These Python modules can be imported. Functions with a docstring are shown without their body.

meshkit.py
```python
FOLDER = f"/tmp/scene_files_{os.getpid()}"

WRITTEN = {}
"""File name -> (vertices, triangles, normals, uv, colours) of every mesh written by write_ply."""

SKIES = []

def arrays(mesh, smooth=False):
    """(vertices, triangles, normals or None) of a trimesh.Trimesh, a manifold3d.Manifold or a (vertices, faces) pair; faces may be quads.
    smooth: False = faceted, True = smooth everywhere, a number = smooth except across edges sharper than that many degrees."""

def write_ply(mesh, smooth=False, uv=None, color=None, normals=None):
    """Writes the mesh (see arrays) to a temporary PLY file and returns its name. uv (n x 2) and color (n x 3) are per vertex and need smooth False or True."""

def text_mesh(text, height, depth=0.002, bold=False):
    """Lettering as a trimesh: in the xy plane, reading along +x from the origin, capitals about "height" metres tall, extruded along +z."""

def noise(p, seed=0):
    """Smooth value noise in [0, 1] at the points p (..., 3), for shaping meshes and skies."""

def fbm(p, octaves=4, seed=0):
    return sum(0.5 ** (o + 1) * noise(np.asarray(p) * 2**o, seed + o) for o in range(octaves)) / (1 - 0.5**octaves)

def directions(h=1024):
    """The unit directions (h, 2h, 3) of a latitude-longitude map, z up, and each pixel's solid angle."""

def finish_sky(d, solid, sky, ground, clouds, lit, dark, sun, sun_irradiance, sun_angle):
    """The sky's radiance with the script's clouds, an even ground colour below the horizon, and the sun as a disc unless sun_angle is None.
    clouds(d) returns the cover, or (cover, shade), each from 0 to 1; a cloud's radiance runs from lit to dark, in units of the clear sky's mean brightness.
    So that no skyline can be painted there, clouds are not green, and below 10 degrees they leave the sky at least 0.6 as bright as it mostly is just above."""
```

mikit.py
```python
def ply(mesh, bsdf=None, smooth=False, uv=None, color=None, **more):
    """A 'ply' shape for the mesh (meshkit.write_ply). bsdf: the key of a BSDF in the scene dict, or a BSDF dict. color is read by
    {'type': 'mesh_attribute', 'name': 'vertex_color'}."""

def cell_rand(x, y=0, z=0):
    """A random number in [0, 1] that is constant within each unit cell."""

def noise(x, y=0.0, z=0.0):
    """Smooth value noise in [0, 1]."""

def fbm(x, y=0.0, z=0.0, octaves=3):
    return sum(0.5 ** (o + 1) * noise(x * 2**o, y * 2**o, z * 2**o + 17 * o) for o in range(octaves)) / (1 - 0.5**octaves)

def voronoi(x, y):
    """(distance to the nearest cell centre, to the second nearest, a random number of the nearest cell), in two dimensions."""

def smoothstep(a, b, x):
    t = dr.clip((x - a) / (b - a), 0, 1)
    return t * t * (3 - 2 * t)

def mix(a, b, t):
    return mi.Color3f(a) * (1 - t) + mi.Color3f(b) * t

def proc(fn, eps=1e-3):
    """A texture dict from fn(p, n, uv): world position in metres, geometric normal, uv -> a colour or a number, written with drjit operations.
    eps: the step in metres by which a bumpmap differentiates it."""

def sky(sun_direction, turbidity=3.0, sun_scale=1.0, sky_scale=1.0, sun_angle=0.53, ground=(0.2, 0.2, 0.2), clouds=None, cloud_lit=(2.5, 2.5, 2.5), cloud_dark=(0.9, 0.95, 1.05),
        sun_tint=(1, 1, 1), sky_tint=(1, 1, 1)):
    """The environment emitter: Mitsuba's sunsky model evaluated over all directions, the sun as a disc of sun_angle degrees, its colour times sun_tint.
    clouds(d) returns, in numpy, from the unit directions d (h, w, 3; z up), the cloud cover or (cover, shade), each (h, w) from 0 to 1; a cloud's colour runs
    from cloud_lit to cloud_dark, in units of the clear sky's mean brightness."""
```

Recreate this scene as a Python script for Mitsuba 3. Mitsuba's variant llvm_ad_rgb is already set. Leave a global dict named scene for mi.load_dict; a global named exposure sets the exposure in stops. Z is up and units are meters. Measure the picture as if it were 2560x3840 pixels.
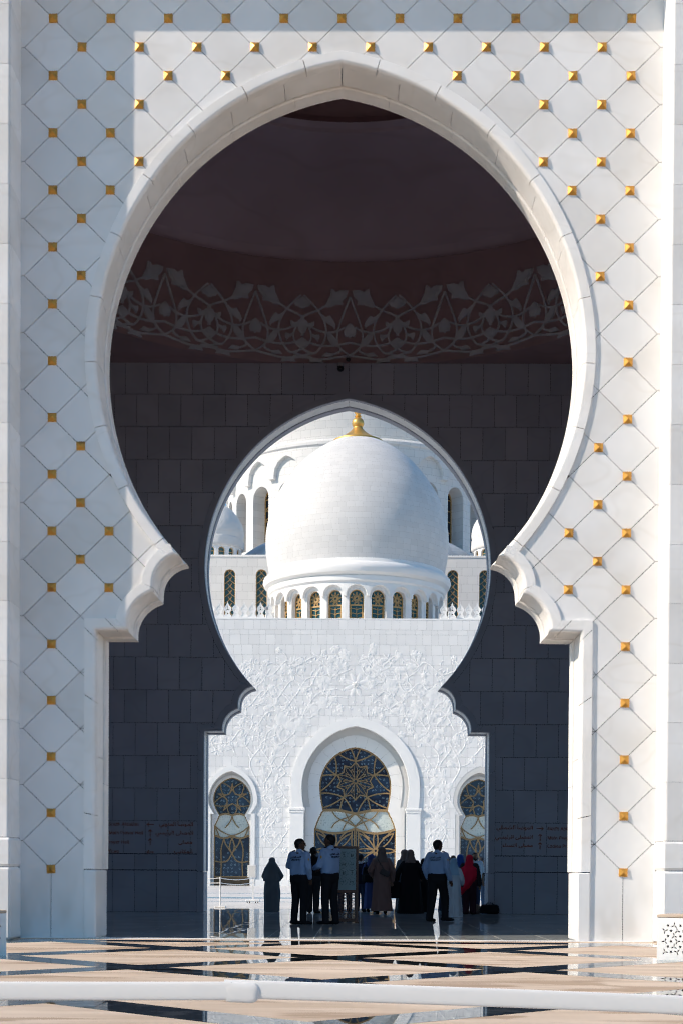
import math, json
import numpy as np, trimesh, manifold3d, shapely
import mitsuba as mi, drjit as dr
import mikit, meshkit
from shapely import affinity
from shapely.geometry import Polygon, LineString, Point, box as sbox
from shapely.ops import unary_union

scene, labels, taken = {}, {}, {}
rng = np.random.default_rng(7)

# ------------------------------------------------------------------ camera, light, exposure
CAM, YAW, PITCH, ROLL = np.array([0.356, 0.0, 1.05]), -0.01133, -0.01862, 0.00642
cy_, sy_, cp_, sp_ = math.cos(YAW), math.sin(YAW), math.cos(PITCH), math.sin(PITCH)
R_, F_, U_ = np.array([[1, 0, 0], [0, cp_, sp_], [0, -sp_, cp_]]) @ np.array([[cy_, -sy_, 0], [sy_, cy_, 0], [0, 0, 1]])
right = math.cos(ROLL) * R_ + math.sin(ROLL) * U_
up = -math.sin(ROLL) * R_ + math.cos(ROLL) * U_
m4 = np.eye(4); m4[:3, 0], m4[:3, 1], m4[:3, 2], m4[:3, 3] = -right, up, F_, CAM
scene['camera'] = {'type': 'perspective', 'fov': 2 * math.degrees(math.atan(1280 / 5640)), 'fov_axis': 'x', 'near_clip': 0.1, 'far_clip': 5000.0,
                   'principal_point_offset_y': -1463.4 / 3840, 'to_world': mi.ScalarTransform4f(m4.tolist())}
SUN = (-1.0, -0.38, 0.757)
scene['sky'] = mikit.sky(SUN, turbidity=3, sun_scale=0.78, sun_tint=(0.94, 1.01, 1.22), sky_tint=(0.60, 0.83, 0.93))
exposure = 2.3

# ------------------------------------------------------------------ materials
rgb = lambda *c: {'type': 'rgb', 'value': list(c)}
def mat(name, base, rough=0.5, spec=0.5, metallic=0.0, **kw):
    b = base if isinstance(base, dict) else rgb(*base)
    scene[name] = {'type': 'twosided', 'bsdf': {'type': 'principled', 'base_color': b, 'roughness': rough, 'specular': spec, 'metallic': metallic, **kw}}
    return name
N, FB, SS, MIX = mikit.noise, mikit.fbm, mikit.smoothstep, mikit.mix
def stone(c, amp=0.05, s=1.3, warm=(0.99, 0.97, 0.94)):
    c = np.array(c); lo = (c * (1 - amp) * np.array(warm)).tolist(); hi = (c * (1 + amp * 0.6)).tolist()
    def fn(p, n, uv):
        t = FB(p.x * s, p.y * s, p.z * s, 4)
        vein = SS(0.035, 0.0, dr.abs(FB(p.x * s * 0.6 + 9, p.y * s * 0.6, p.z * s * 0.9, 3) - 0.5)) * 0.35
        return MIX(lo, hi, dr.clip(SS(0.2, 0.8, t) - vein, 0, 1))
    return mikit.proc(fn)
def facade_fn(p, n, uv):
    t = FB(p.x * 0.9, p.y, p.z * 0.7, 4)
    splash = SS(1.6, 0.05, p.z + 0.9 * (FB(p.x * 2.2, 1.0, p.z * 1.5, 3) - 0.5)) * SS(0.3, 0.75, FB(p.x * 3, 4, p.z * 1.1, 3))
    run = SS(0.62, 0.85, N(p.x * 7, 2, p.z * 0.35)) * 0.35 * SS(0.4, 0.7, N(p.x * 0.8, 7, p.z * 0.5))
    c = MIX((0.70, 0.695, 0.685), (0.76, 0.757, 0.75), SS(0.25, 0.75, t))
    return MIX(c, (0.52, 0.50, 0.46), dr.clip(0.55 * splash + 0.25 * run, 0, 1))
mat('facade_marble', mikit.proc(facade_fn), 0.45, 0.4)
FACADE = ['facade_marble'] + [mat(f'facade_marble_{i}', stone((v, v * .995, v * .985), 0.055), 0.45, 0.4) for i, v in enumerate((.69, .735, .77))]
mat('rim_marble', stone((.80, .79, .775), 0.05, 1.6), 0.4, 0.4)
mat('joint', (.06, .06, .062), 0.9, 0.1)
mat('pier_joint', (.42, .415, .41), 0.9, 0.1)
mat('joint_pale', (.5, .48, .44), 0.9, 0.1)
def gold_fn(p, n, uv):
    return MIX(MIX((0.50, 0.235, 0.04), (0.66, 0.34, 0.07), FB(p.x * 40, p.y * 40, p.z * 40, 2)), (0.34, 0.16, 0.035), SS(0.55, 0.8, FB(p.x * 9, p.y * 9, p.z * 9, 3)))
mat('gold', mikit.proc(gold_fn), 0.42, 0.5, 0.6)
mat('finial_gold', (0.74, 0.45, 0.13), 0.42, 0.5, 0.75)
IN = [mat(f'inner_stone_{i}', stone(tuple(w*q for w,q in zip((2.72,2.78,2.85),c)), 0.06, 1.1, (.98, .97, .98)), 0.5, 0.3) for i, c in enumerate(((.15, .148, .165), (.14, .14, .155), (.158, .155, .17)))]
mat('inner_rim', stone((.2, .205, .215), 0.05), 0.4, 0.4)
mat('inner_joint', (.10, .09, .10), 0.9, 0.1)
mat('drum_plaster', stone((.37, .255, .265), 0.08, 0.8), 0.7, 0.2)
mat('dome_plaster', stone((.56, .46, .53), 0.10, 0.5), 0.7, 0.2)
mat('frieze_stone', stone((.55, .58, .62), 0.08, 3.0), 0.6, 0.3)
mat('letter_bronze', (.30, .10, .06), 0.5, 0.4)
mat('mosque_marble', stone((.66, .655, .645), 0.03, 0.5), 0.5, 0.3)
MQ = [mat(f'mosque_marble_{i}', (v, v * .993, v * .978), 0.5, 0.3) for i, v in enumerate((.71, .725, .74, .755))]
DT = [mat(f'dome_marble_{i}', (v, v * .994, v * .98), 0.55, 0.25) for i, v in enumerate((.585, .60, .61, .62))]
mat('mosque_joint', (.56, .555, .54), 0.8, 0.2)
mat('relief_marble', (.77, .765, .75), 0.5, 0.3)
def course(h, w, base):
    lo, hi = [v * .96 for v in base], [v * 1.02 for v in base]
    def fn(p, n, uv):
        row = dr.floor(p.z / h)
        a = dr.atan2(p.x, 185.0 - p.y) * 15.85 * SS(170, 171, p.y + 8) + 0 * p.x
        q = a / w + 0.5 * (row - 2 * dr.floor(row / 2))
        fz, fq = p.z / h - row, q - dr.floor(q)
        line = dr.maximum(SS(0.05, 0.0, dr.minimum(fz, 1 - fz)), SS(0.035, 0.0, dr.minimum(fq, 1 - fq)))
        tone = mikit.cell_rand(dr.floor(q), row, 5)
        return MIX(lo, hi, tone) * (1 - 0.22 * line)
    return mikit.proc(fn)
mat('drum_marble', course(0.8, 1.25, (.66, .655, .64)), 0.55, 0.3)
def course_flat(p, n, uv):
    row = dr.floor(p.z / .82); q = p.x / 1.05 + 0.5 * (row - 2 * dr.floor(row / 2))
    fz, fq = p.z / .82 - row, q - dr.floor(q)
    line = dr.maximum(SS(0.05, 0.0, dr.minimum(fz, 1 - fz)), SS(0.035, 0.0, dr.minimum(fq, 1 - fq)))
    return MIX((.62, .615, .60), (.66, .655, .64), mikit.cell_rand(dr.floor(q), row, 2)) * (1 - 0.2 * line)
mat('block_marble', mikit.proc(course_flat), 0.55, 0.3)
mat('blue_roof', stone((.36, .41, .46), 0.12, 0.6), 0.6, 0.3)
mat('bronze', (.27, .18, .088), 0.5, 0.4, 0.1)
mat('bronze_light', (.46, .29, .12), 0.4, 0.5, 0.2)
mat('bronze_dark', (.13, .085, .045), 0.5, 0.4)
def blossom(u, v, size, seed):
    cu, cv = dr.floor(u / size), dr.floor(v / size)
    on = mikit.cell_rand(cu, cv, seed) > 0.30
    x = u / size - cu - 0.5 - 0.3 * (mikit.cell_rand(cu, cv, seed + 1) - 0.5)
    y = v / size - cv - 0.5 - 0.3 * (mikit.cell_rand(cu, cv, seed + 2) - 0.5)
    r, a = dr.sqrt(x * x + y * y), dr.atan2(y, x)
    pet = SS(0.2, 0.6, dr.cos(5 * a + 6.28 * mikit.cell_rand(cu, cv, seed + 3)))
    return dr.select(on, pet * SS(0.09, 0.13, r) * SS(0.3, 0.24, r), 0.0)
def navy_fn(p, n, uv):
    tone = MIX((.008, .012, .03), (.022, .045, .085), SS(0.3, 0.7, FB(p.x * 0.8, 3.0, p.z * 0.8, 3)))
    return MIX(tone, (.42, .62, .72), blossom(p.x, p.z, .33, 11) * 0.65)
mat('navy_glass', mikit.proc(navy_fn), 0.16, 0.4)
def pale_fn(p, n, uv):
    c = MIX((.50, .57, .55), (.60, .64, .60), FB(p.x * 2, 1.0, p.z * 2, 2))
    return MIX(c, (.26, .34, .34), 0.8 * blossom(p.x + .1, p.z, .21, 31) + 0.45 * blossom(p.x, p.z + .2, 1.05, 41))
mat('pale_glass', mikit.proc(pale_fn), 0.25, 0.4)
mat('teal_glass', (.02, .085, .10), 0.12, 0.5)
mat('dark_glass', (.012, .02, .03), 0.12, 0.5)  # near-black glass of the main drum windows, also the door backing
def beige_fn(p, n, uv):
    a, b = (p.x + p.y) * 0.707, (p.y - p.x) * 0.707
    t = FB(p.x * 0.8, p.y * 3.2, 0.3, 5)
    cl = FB(p.x * 0.45, p.y * 0.45, 8.0, 3)
    c = MIX((.40, .305, .22), (.57, .465, .37), SS(0.22, 0.75, t))
    c = MIX(c, (.50, .40, .31), 0.5 * SS(0.35, 0.7, cl))
    return MIX(c, (.29, .20, .135), 0.75 * SS(0.56, 0.72, FB(p.x * 0.9 + 4 + 1.5 * FB(p.x, p.y, 5.0, 2), p.y * 2.6, 2.0, 4)))
def beige_rough(p, n, uv):
    return 0.45 + 0.2 * FB(p.x * 1.3, p.y * 1.3, 2.0, 3)
mat('beige_marble', mikit.proc(beige_fn), mikit.proc(beige_rough), 0.25)
def dark_fn(p, n, uv):
    return MIX((.012, .016, .018), (.05, .055, .055), SS(0.5, 0.8, FB(p.x * 6, p.y * 6, 1.0, 4)))
scene['dark_granite'] = {'type': 'plastic', 'diffuse_reflectance': mikit.proc(dark_fn), 'int_ior': 1.55}
def hall_fn(p, n, uv):
    return MIX((.115, .125, .125), (.17, .18, .175), SS(0.3, 0.75, FB(p.x * 1.6, p.y * 1.1, 1.0, 4)))
def ripple(p, n, uv):
    return N(p.x * 1.1, p.y * 1.1, 3.0) * 0.0010 + N(p.x * 5.0, p.y * 5.0, 1.0) * 0.00012
scene['hall_polish'] = {'type': 'bumpmap', 'arbitrary': mikit.proc(ripple, 0.02), 'scale': 1.0,
                        'bsdf': {'type': 'plastic', 'diffuse_reflectance': mikit.proc(hall_fn), 'int_ior': 1.6}}
scene['hall_matte'] = {'type': 'diffuse', 'reflectance': rgb(.72, .78, .77)}
scene['hall_marble'] = {'type': 'blendbsdf', 'weight': .15, 'a': {'type': 'ref', 'id': 'hall_polish'}, 'b': {'type': 'ref', 'id': 'hall_matte'}}
def court_fn(p, n, uv):
    fx, fy = p.x / 1.5 - dr.floor(p.x / 1.5), p.y / 1.5 - dr.floor(p.y / 1.5)
    line = dr.maximum(SS(.012, .0, dr.minimum(fx, 1 - fx)), SS(.012, 0., dr.minimum(fy, 1 - fy)))
    return MIX((.48, .475, .465), (.57, .565, .55), FB(p.x * .5, p.y * .5, 1.0, 3)) * (1 - .3 * line)
mat('court_marble', mikit.proc(court_fn), 0.35, 0.5)
mat('band_blue', (.13, .24, .31), 0.3, 0.5)
mat('sand', (.42, .37, .30), 0.9, 0.1)

# ------------------------------------------------------------------ helpers
def key_for(base):
    n = taken.get(base, -1) + 1; taken[base] = n
    return base if n == 0 else f'{base}_{n:03d}'
def add(base, mesh, m, smooth=False):
    k = key_for(base); scene[k] = mikit.ply(mesh, m, smooth=smooth); return k
def add_n(base, v, f, n, m):
    k = key_for(base)
    scene[k] = {'type': 'ply', 'filename': meshkit.write_ply((v, f), normals=n), 'face_normals': False, 'bsdf': {'type': 'ref', 'id': m}}
    return k
def lab(k, label=None, category=None, group=None, kind=None):
    labels[k] = {a: b for a, b in (('label', label), ('category', category), ('group', group), ('kind', kind)) if b}
    return k
cat = trimesh.util.concatenate
def bx(x0, x1, y0, y1, z0, z1):
    b = trimesh.creation.box(extents=(x1 - x0, y1 - y0, z1 - z0)); b.apply_translation(((x0 + x1) / 2, (y0 + y1) / 2, (z0 + z1) / 2)); return b
def rbx(x0, x1, y0, y1, z0, z1, r=0.02):
    """a box with chamfered edges"""
    pts = []
    for sx in (0, 1):
        for sy in (0, 1):
            for sz in (0, 1):
                c = np.array([(x0, x1)[sx], (y0, y1)[sy], (z0, z1)[sz]]); d = np.array([1 - 2 * sx, 1 - 2 * sy, 1 - 2 * sz]) * r
                for a in range(3):
                    q = d.copy(); q[a] = 0; pts.append(c + q)
    return trimesh.convex.convex_hull(np.array(pts))
def polys(g): return [p for p in getattr(g, 'geoms', [g]) if p.geom_type == 'Polygon' and p.area > 1e-5]
def ext(g, y0, y1):
    """a shapely shape drawn in (x, z), standing between the depths y0 and y1"""
    out = []
    for p in polys(g):
        e = trimesh.creation.extrude_polygon(p, y1 - y0, engine='earcut')
        v = e.vertices.copy(); e.vertices = np.stack([v[:, 0], y1 - v[:, 2], v[:, 1]], 1); out.append(e)
    return cat(out)
def flat(g, z0, z1):
    out = []
    for p in polys(g):
        e = trimesh.creation.extrude_polygon(p, z1 - z0, engine='earcut'); e.apply_translation((0, 0, z0)); out.append(e)
    return cat(out)
def lathe(prof, cx=0, cy=0, sec=96, a0=0.0, a1=2 * math.pi):
    prof = np.array(prof, float); a = np.linspace(a0, a1, sec + 1)
    r, z = prof[:, 0], prof[:, 1]
    v = np.stack([cx + np.outer(np.sin(a), r), cy - np.outer(np.cos(a), r), np.outer(np.ones_like(a), z)], -1).reshape(-1, 3)
    n = len(prof); f = []
    for i in range(sec):
        for j in range(n - 1):
            p, q = i * n + j, (i + 1) * n + j; f += [[p, q, q + 1], [p, q + 1, p + 1]]
    mm = trimesh.Trimesh(v, f, process=True); mm.update_faces(mm.nondegenerate_faces()); return mm
def tube(pts, r, sec=6, closed=False):
    pts = np.array(pts, float); n = len(pts); t = np.gradient(pts, axis=0); t /= np.linalg.norm(t, axis=1)[:, None]
    ref = np.array([0, 1, 0.013]) if abs(t[:, 1]).mean() < .7 else np.array([1, 0, 0.013])
    a = np.cross(t, ref); a /= np.linalg.norm(a, axis=1)[:, None]; b = np.cross(t, a)
    r = np.broadcast_to(r, n); w = np.arange(sec) * 2 * math.pi / sec
    v = (pts[:, None] + r[:, None, None] * (np.cos(w)[None, :, None] * a[:, None] + np.sin(w)[None, :, None] * b[:, None])).reshape(-1, 3)
    f = [[i * sec + j, (i + 1) * sec + j, (i + 1) * sec + (j + 1) % sec] for i in range(n - 1) for j in range(sec)] + \
        [[i * sec + j, (i + 1) * sec + (j + 1) % sec, i * sec + (j + 1) % sec] for i in range(n - 1) for j in range(sec)]
    for e in (0, n - 1):
        c = len(v); v = np.vstack([v, pts[e]])
        f += [[c, e * sec + j, e * sec + (j + 1) % sec] for j in range(sec)]
    mm = trimesh.Trimesh(v, f, process=False); trimesh.repair.fix_normals(mm); return mm
def mirror(mm):
    mm = mm.copy(); mm.vertices = mm.vertices * [-1, 1, 1]; mm.faces = mm.faces[:, ::-1]; return mm
def arc(c, r0, r1, a0, a1, n):
    t = np.linspace(0, 1, n); a = np.radians(a0 + (a1 - a0) * t); r = r0 + (r1 - r0) * t
    return np.stack([c[0] + r * np.cos(a), c[1] + r * np.sin(a)], 1)
def catmull(pts, k=6):
    p = np.array(pts, float); p = np.vstack([2 * p[0] - p[1], p, 2 * p[-1] - p[-2]]); out = []
    for i in range(1, len(p) - 2):
        for t in np.arange(k) / k:
            out.append(0.5 * (2 * p[i] + (p[i + 1] - p[i - 1]) * t + (2 * p[i - 1] - 5 * p[i] + 4 * p[i + 1] - p[i + 2]) * t ** 2 + (3 * p[i] - p[i - 1] - 3 * p[i + 1] + p[i + 2]) * t ** 3))
    return np.array(out + [p[-2]])
def ribbon(lines, w): return unary_union([LineString(l).buffer(w / 2, cap_style=2, join_style=1, quad_segs=3) for l in lines])

# ------------------------------------------------------------------ the horseshoe arch both gate walls share
def arch_half():
    main = []
    a_top, a_tip = math.degrees(math.atan2(4.57, .82)), -math.degrees(math.atan2(3.17, 3.357))
    for a in np.linspace(a_top, a_tip, 72):
        r = np.interp(a, [a_tip, -25, 0, 45, a_top], [4.617, 4.645, 4.672, 4.672, 4.64]); main.append((-.82 + r * math.cos(math.radians(a)), 9.3 + r * math.sin(math.radians(a))))
    main[0] = (0.0, main[0][1])
    c1 = arc((2.45, 5.655), .483, .483, 79.6, 0, 10); c2 = arc((2.79, 4.95), .599, .565, 75.5, -3.5, 12)
    return np.vstack([main, c1[1:], c2, [[3.845, 4.915]], [[3.845, 1.105]]])
HALF = arch_half()
def normals(p):
    d = np.diff(p, axis=0); d /= np.linalg.norm(d, axis=1)[:, None]; n = np.stack([-d[:, 1], d[:, 0]], 1)
    out = [n[0]] + [(n[i] + n[i + 1]) / (1 + n[i] @ n[i + 1]) for i in range(len(n) - 1)] + [n[-1]]
    return np.array(out)
HN = normals(HALF); HN[0] = (0, 1.0 / max(.2, HN[0][1]) ** 1 if HN[0][1] else 1)
HN[0] = (0, 1 / HN[0][1]) if HN[0][1] > 1 else (0, 1.01)
HL = np.concatenate([[0], np.cumsum(np.linalg.norm(np.diff(HALF, axis=0), axis=1))])
def hole(off):
    """the opening with its outline moved outward by off, down to the ground"""
    p = HALF + HN * off; p = np.vstack([p, [[p[-1][0], -0.01]]])
    return Polygon(np.vstack([p, (p * [-1, 1])[::-1]])).buffer(0)
def strip(s0, s1, section):
    """a piece of stone swept along the arch between two arc lengths; section in (outward, depth)"""
    inside = (HL > s0 + 1e-3) & (HL < s1 - 1e-3); s = np.concatenate([[s0], HL[inside], [s1]])
    P = np.stack([np.interp(s, HL, HALF[:, k]) for k in (0, 1)], 1); Q = np.stack([np.interp(s, HL, HN[:, k]) for k in (0, 1)], 1)
    S = np.array(section); n, m_ = len(s), len(S)
    v = np.stack([P[:, None, 0] + Q[:, None, 0] * S[None, :, 0], np.broadcast_to(S[None, :, 1], (n, m_)), P[:, None, 1] + Q[:, None, 1] * S[None, :, 0]], -1).reshape(-1, 3)
    f = []
    for i in range(n - 1):
        for j in range(m_):
            a, b = i * m_ + j, i * m_ + (j + 1) % m_; f += [[a, b, b + m_], [a, b + m_, a + m_]]
    _, cap = trimesh.creation.triangulate_polygon(Polygon(S), engine='earcut')
    cap = cap % m_; f += cap.tolist() + (cap[:, ::-1] + (n - 1) * m_).tolist()
    mm = trimesh.Trimesh(v, f, process=False); trimesh.repair.fix_normals(mm); return mm
def line_up(base, section, breaks, m, gap=0.006, keystone=True):
    for i in range(len(breaks) - 1):
        s0, s1 = breaks[i] + gap / 2, breaks[i + 1] - gap / 2
        if i == 0 and keystone:
            a = strip(0, s1, section); add(base, cat([a, mirror(a)]), m, 35)
        else:
            a = strip(s0, s1, section); add(base, a, m, 35); add(base, mirror(a), m, 35)
TIP = HL[71]; END = HL[-1]
CORNER = HL[np.argmin(np.linalg.norm(HALF - [3.845, 4.915], axis=1))]; C12 = HL[np.argmin(np.linalg.norm(HALF - [2.94, 5.53], axis=1))]; LED = HL[np.argmin(np.linalg.norm(HALF - [3.355, 4.915], axis=1))]
RIM_B = [0.57] + list(0.57 + (TIP - .35 - .57) / 9 * np.arange(1, 10)) + [C12 - .06, LED + .16, CORNER + .14, CORNER + 1.15, CORNER + 2.95, END]
REV_B = list((TIP - .35) / 10 * np.arange(0, 10) * .98) + [TIP - .35, C12 - .06, LED + .16, CORNER + .01, CORNER + 2.0, END]
LIP_B = [0.8] + list(.8 + (TIP - .8) / 8 * np.arange(1, 9)) + [C12, LED, CORNER + .01, CORNER + 2.4, END]

# ------------------------------------------------------------------ the gateway
WALL = 24.0
G = 'gateway'
lab(G, 'white marble gateway with a tall pointed horseshoe arch, gold studs and a dim domed hall', 'gateway')
AX, AZ, Z0 = 0.9122, 0.8976, 14.57
FW = G + '__front_wall'
add(FW, ext(sbox(-8.2, 0, 8.2, 19.5).difference(hole(.12)), WALL + .03, WALL + .3), 'joint')
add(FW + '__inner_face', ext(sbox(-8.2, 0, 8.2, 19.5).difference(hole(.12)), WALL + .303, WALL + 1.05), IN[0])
rim_out = hole(.193)
region = sbox(-5.0695, 0.004, 5.0695, 15.795).difference(rim_out)
lines, verts = [], []
for j2 in range(-4, 32):
    for i2 in range(-11, 12):
        if (i2 + j2) % 2: continue
        x, z = i2 * AX / 2, Z0 - j2 * AZ / 2
        if z < 1.0: continue
        if abs(i2) <= 11:
            for d in (-1, 1):
                if abs(i2 + d) <= 11 and z - AZ / 2 > 1.0: lines.append([(x, z), (x + d * AX / 2, z - AZ / 2)])
        if abs(i2) == 11: lines.append([(x, z), (math.copysign(5.2, x), z)])
        if abs(i2) == 9 and z < 5.0: lines.append([(x, z), (math.copysign(4.0, x), z)])
        if abs(i2) <= 10: verts.append((x, z, i2, j2))
for s in (-1, 1): lines.append([(s * 5 * AX, Z0 - 15 * AZ), (s * 5 * AX, 0)])
keep = [l for l in lines if not (l[0][1] < 5.0 and (abs(l[1][0]) < 4.05 and abs(l[0][0]) < 4.05))]
joints = unary_union([LineString(l).buffer(0.0047) for l in keep])
for p in polys(region.difference(joints)):
    if p.area < .0006: continue
    a = FACADE[int(rng.integers(0, 4))]
    add(FW + '__panel', ext(p, WALL, WALL + .03), 'facade_marble' if p.bounds[1] < 2.2 else a)
stud = trimesh.Trimesh([[-.07, -.022, -.07], [.07, -.022, -.07], [.07, -.022, .07], [-.07, -.022, .07], [0, -.062, 0], [-.07, 0, -.07], [.07, 0, -.07], [.07, 0, .07], [-.07, 0, .07]],
                       [[0, 1, 4], [1, 2, 4], [2, 3, 4], [3, 0, 4], [5, 6, 1], [5, 1, 0], [6, 7, 2], [6, 2, 1], [7, 8, 3], [7, 3, 2], [8, 5, 0], [8, 0, 3]], process=False)
trimesh.repair.fix_normals(stud)
stud_ply = mikit.ply(stud, 'gold')
for x, z, i2, j2 in verts:
    if z > 15.6 or z < 1.05 or rim_out.distance(Point(x, z)) < .15: continue
    if abs(i2) == 9 and z < 5.3 or (abs(i2), j2) == (7, 19): continue
    k = key_for(FW + '__stud'); tw = rng.normal(0, 1.3, 3); scene[k] = {**stud_ply, 'to_world': mi.ScalarTransform4f().translate([x, WALL, z]).scale([.95, 1, .95]).rotate([0, 1, 0], float(tw[0])).rotate([1, 0, 0], float(tw[1])).rotate([0, 0, 1], float(tw[2]))}
RIM = G + '__arch_surround'
line_up(RIM + '__voussoir', [(.19, WALL + .143), (.19, WALL - .037), (.062, WALL - .037), (.036, WALL - .032), (.014, WALL - .012), (.003, WALL + .012), (0, WALL + .04), (0, WALL + .143)], [0] + RIM_B, 'rim_marble', .011)
line_up(RIM + '__reveal_slab', [(0, WALL + .146), (0, WALL + .66), (.1, WALL + .66), (.1, WALL + .146)], REV_B, 'rim_marble', .011, keystone=False)
line_up(RIM + '__inner_lip', [(.1, WALL + .70), (0, WALL + .70), (-.018, WALL + .712), (-.03, WALL + .74), (-.03, WALL + 1.02), (0, WALL + 1.06), (.1, WALL + 1.06)], [0] + LIP_B, 'rim_marble')
for s in (-1, 1):
    b = rbx(3.835, 4.037, WALL - .04, WALL + 1.02, 0, 1.1, .02)
    add(RIM + '__base_block', b if s > 0 else mirror(b), 'facade_marble')
# piers that frame the front, the beam over them, and the flanks of the building
for s in (-1, 1):
    z = 0.0; hs = [1.13, .46] + [.915] * 16
    for i, h in enumerate(hs):
        x0 = 5.07 if i > 1 else 5.045
        y0 = WALL - .7 if i > 1 else WALL - .725
        if i < 2: b = rbx(x0, 9.2, y0, WALL + .02, z + .012 * (i > 0), z + h, .035)
        else: b = flat(unary_union([sbox(x0 + .05, y0, 9.2, WALL + .02), sbox(x0, y0 + .05, 9.2, WALL + .02), Point(x0 + .05, y0 + .05).buffer(.05, 8)]), z + (.0045 if i > 2 else .012), z + h)
        z += h
        add(G + '__pier__block' if s < 0 else G + '__pier_001__block', mirror(b) if s < 0 else b, FACADE[(i * 7 + (s > 0)) % 3 + 1] if i else 'facade_marble', 30)
    add(G + '__pier' if s < 0 else G + '__pier_001', bx(*sorted((s * 5.085, s * 9.19)), WALL - .685, WALL + .02, 0, 15.8), 'pier_joint')
    taken[G + '__pier'] = taken.get(G + '__pier', 0)
    add(G + '__wing', bx(*sorted((s * 8.2, s * 11.3)), WALL + .02, 41.75, 0, 19.0), 'rim_marble')
add(G + '__overhang', bx(-9.2, 9.2, WALL - .72, WALL + .02, 15.8, 19.5), 'rim_marble')
# the hall behind: side walls, soffit, drum, dome
YB, RC, YC, ZS = 40.75, 8.2, 32.75, 14.823
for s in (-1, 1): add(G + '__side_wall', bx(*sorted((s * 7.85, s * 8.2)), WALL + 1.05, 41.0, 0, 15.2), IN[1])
ring = Polygon([(-8.2, WALL + 1.05), (8.2, WALL + 1.05), (8.2, 41.0), (-8.2, 41.0)]).difference(Point(0, YC).buffer(RC, 64))
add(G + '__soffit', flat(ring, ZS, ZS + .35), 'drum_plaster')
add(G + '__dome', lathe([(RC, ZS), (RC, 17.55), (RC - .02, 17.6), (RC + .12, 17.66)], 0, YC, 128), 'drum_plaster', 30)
t = np.linspace(0, 1, 14)
cup = [(RC + .12, 17.66), (RC + .02, 17.9)] + [(5.0 + (RC - 5.0) * math.cos(math.pi / 2 * a) ** 1.0, 17.95 + 1.55 * math.sin(math.pi / 2 * a)) for a in t]
add(G + '__dome__lower_shell', lathe(cup + [(4.97, 19.58), (4.8, 19.66)], 0, YC, 128), 'dome_plaster', 30)
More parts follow.
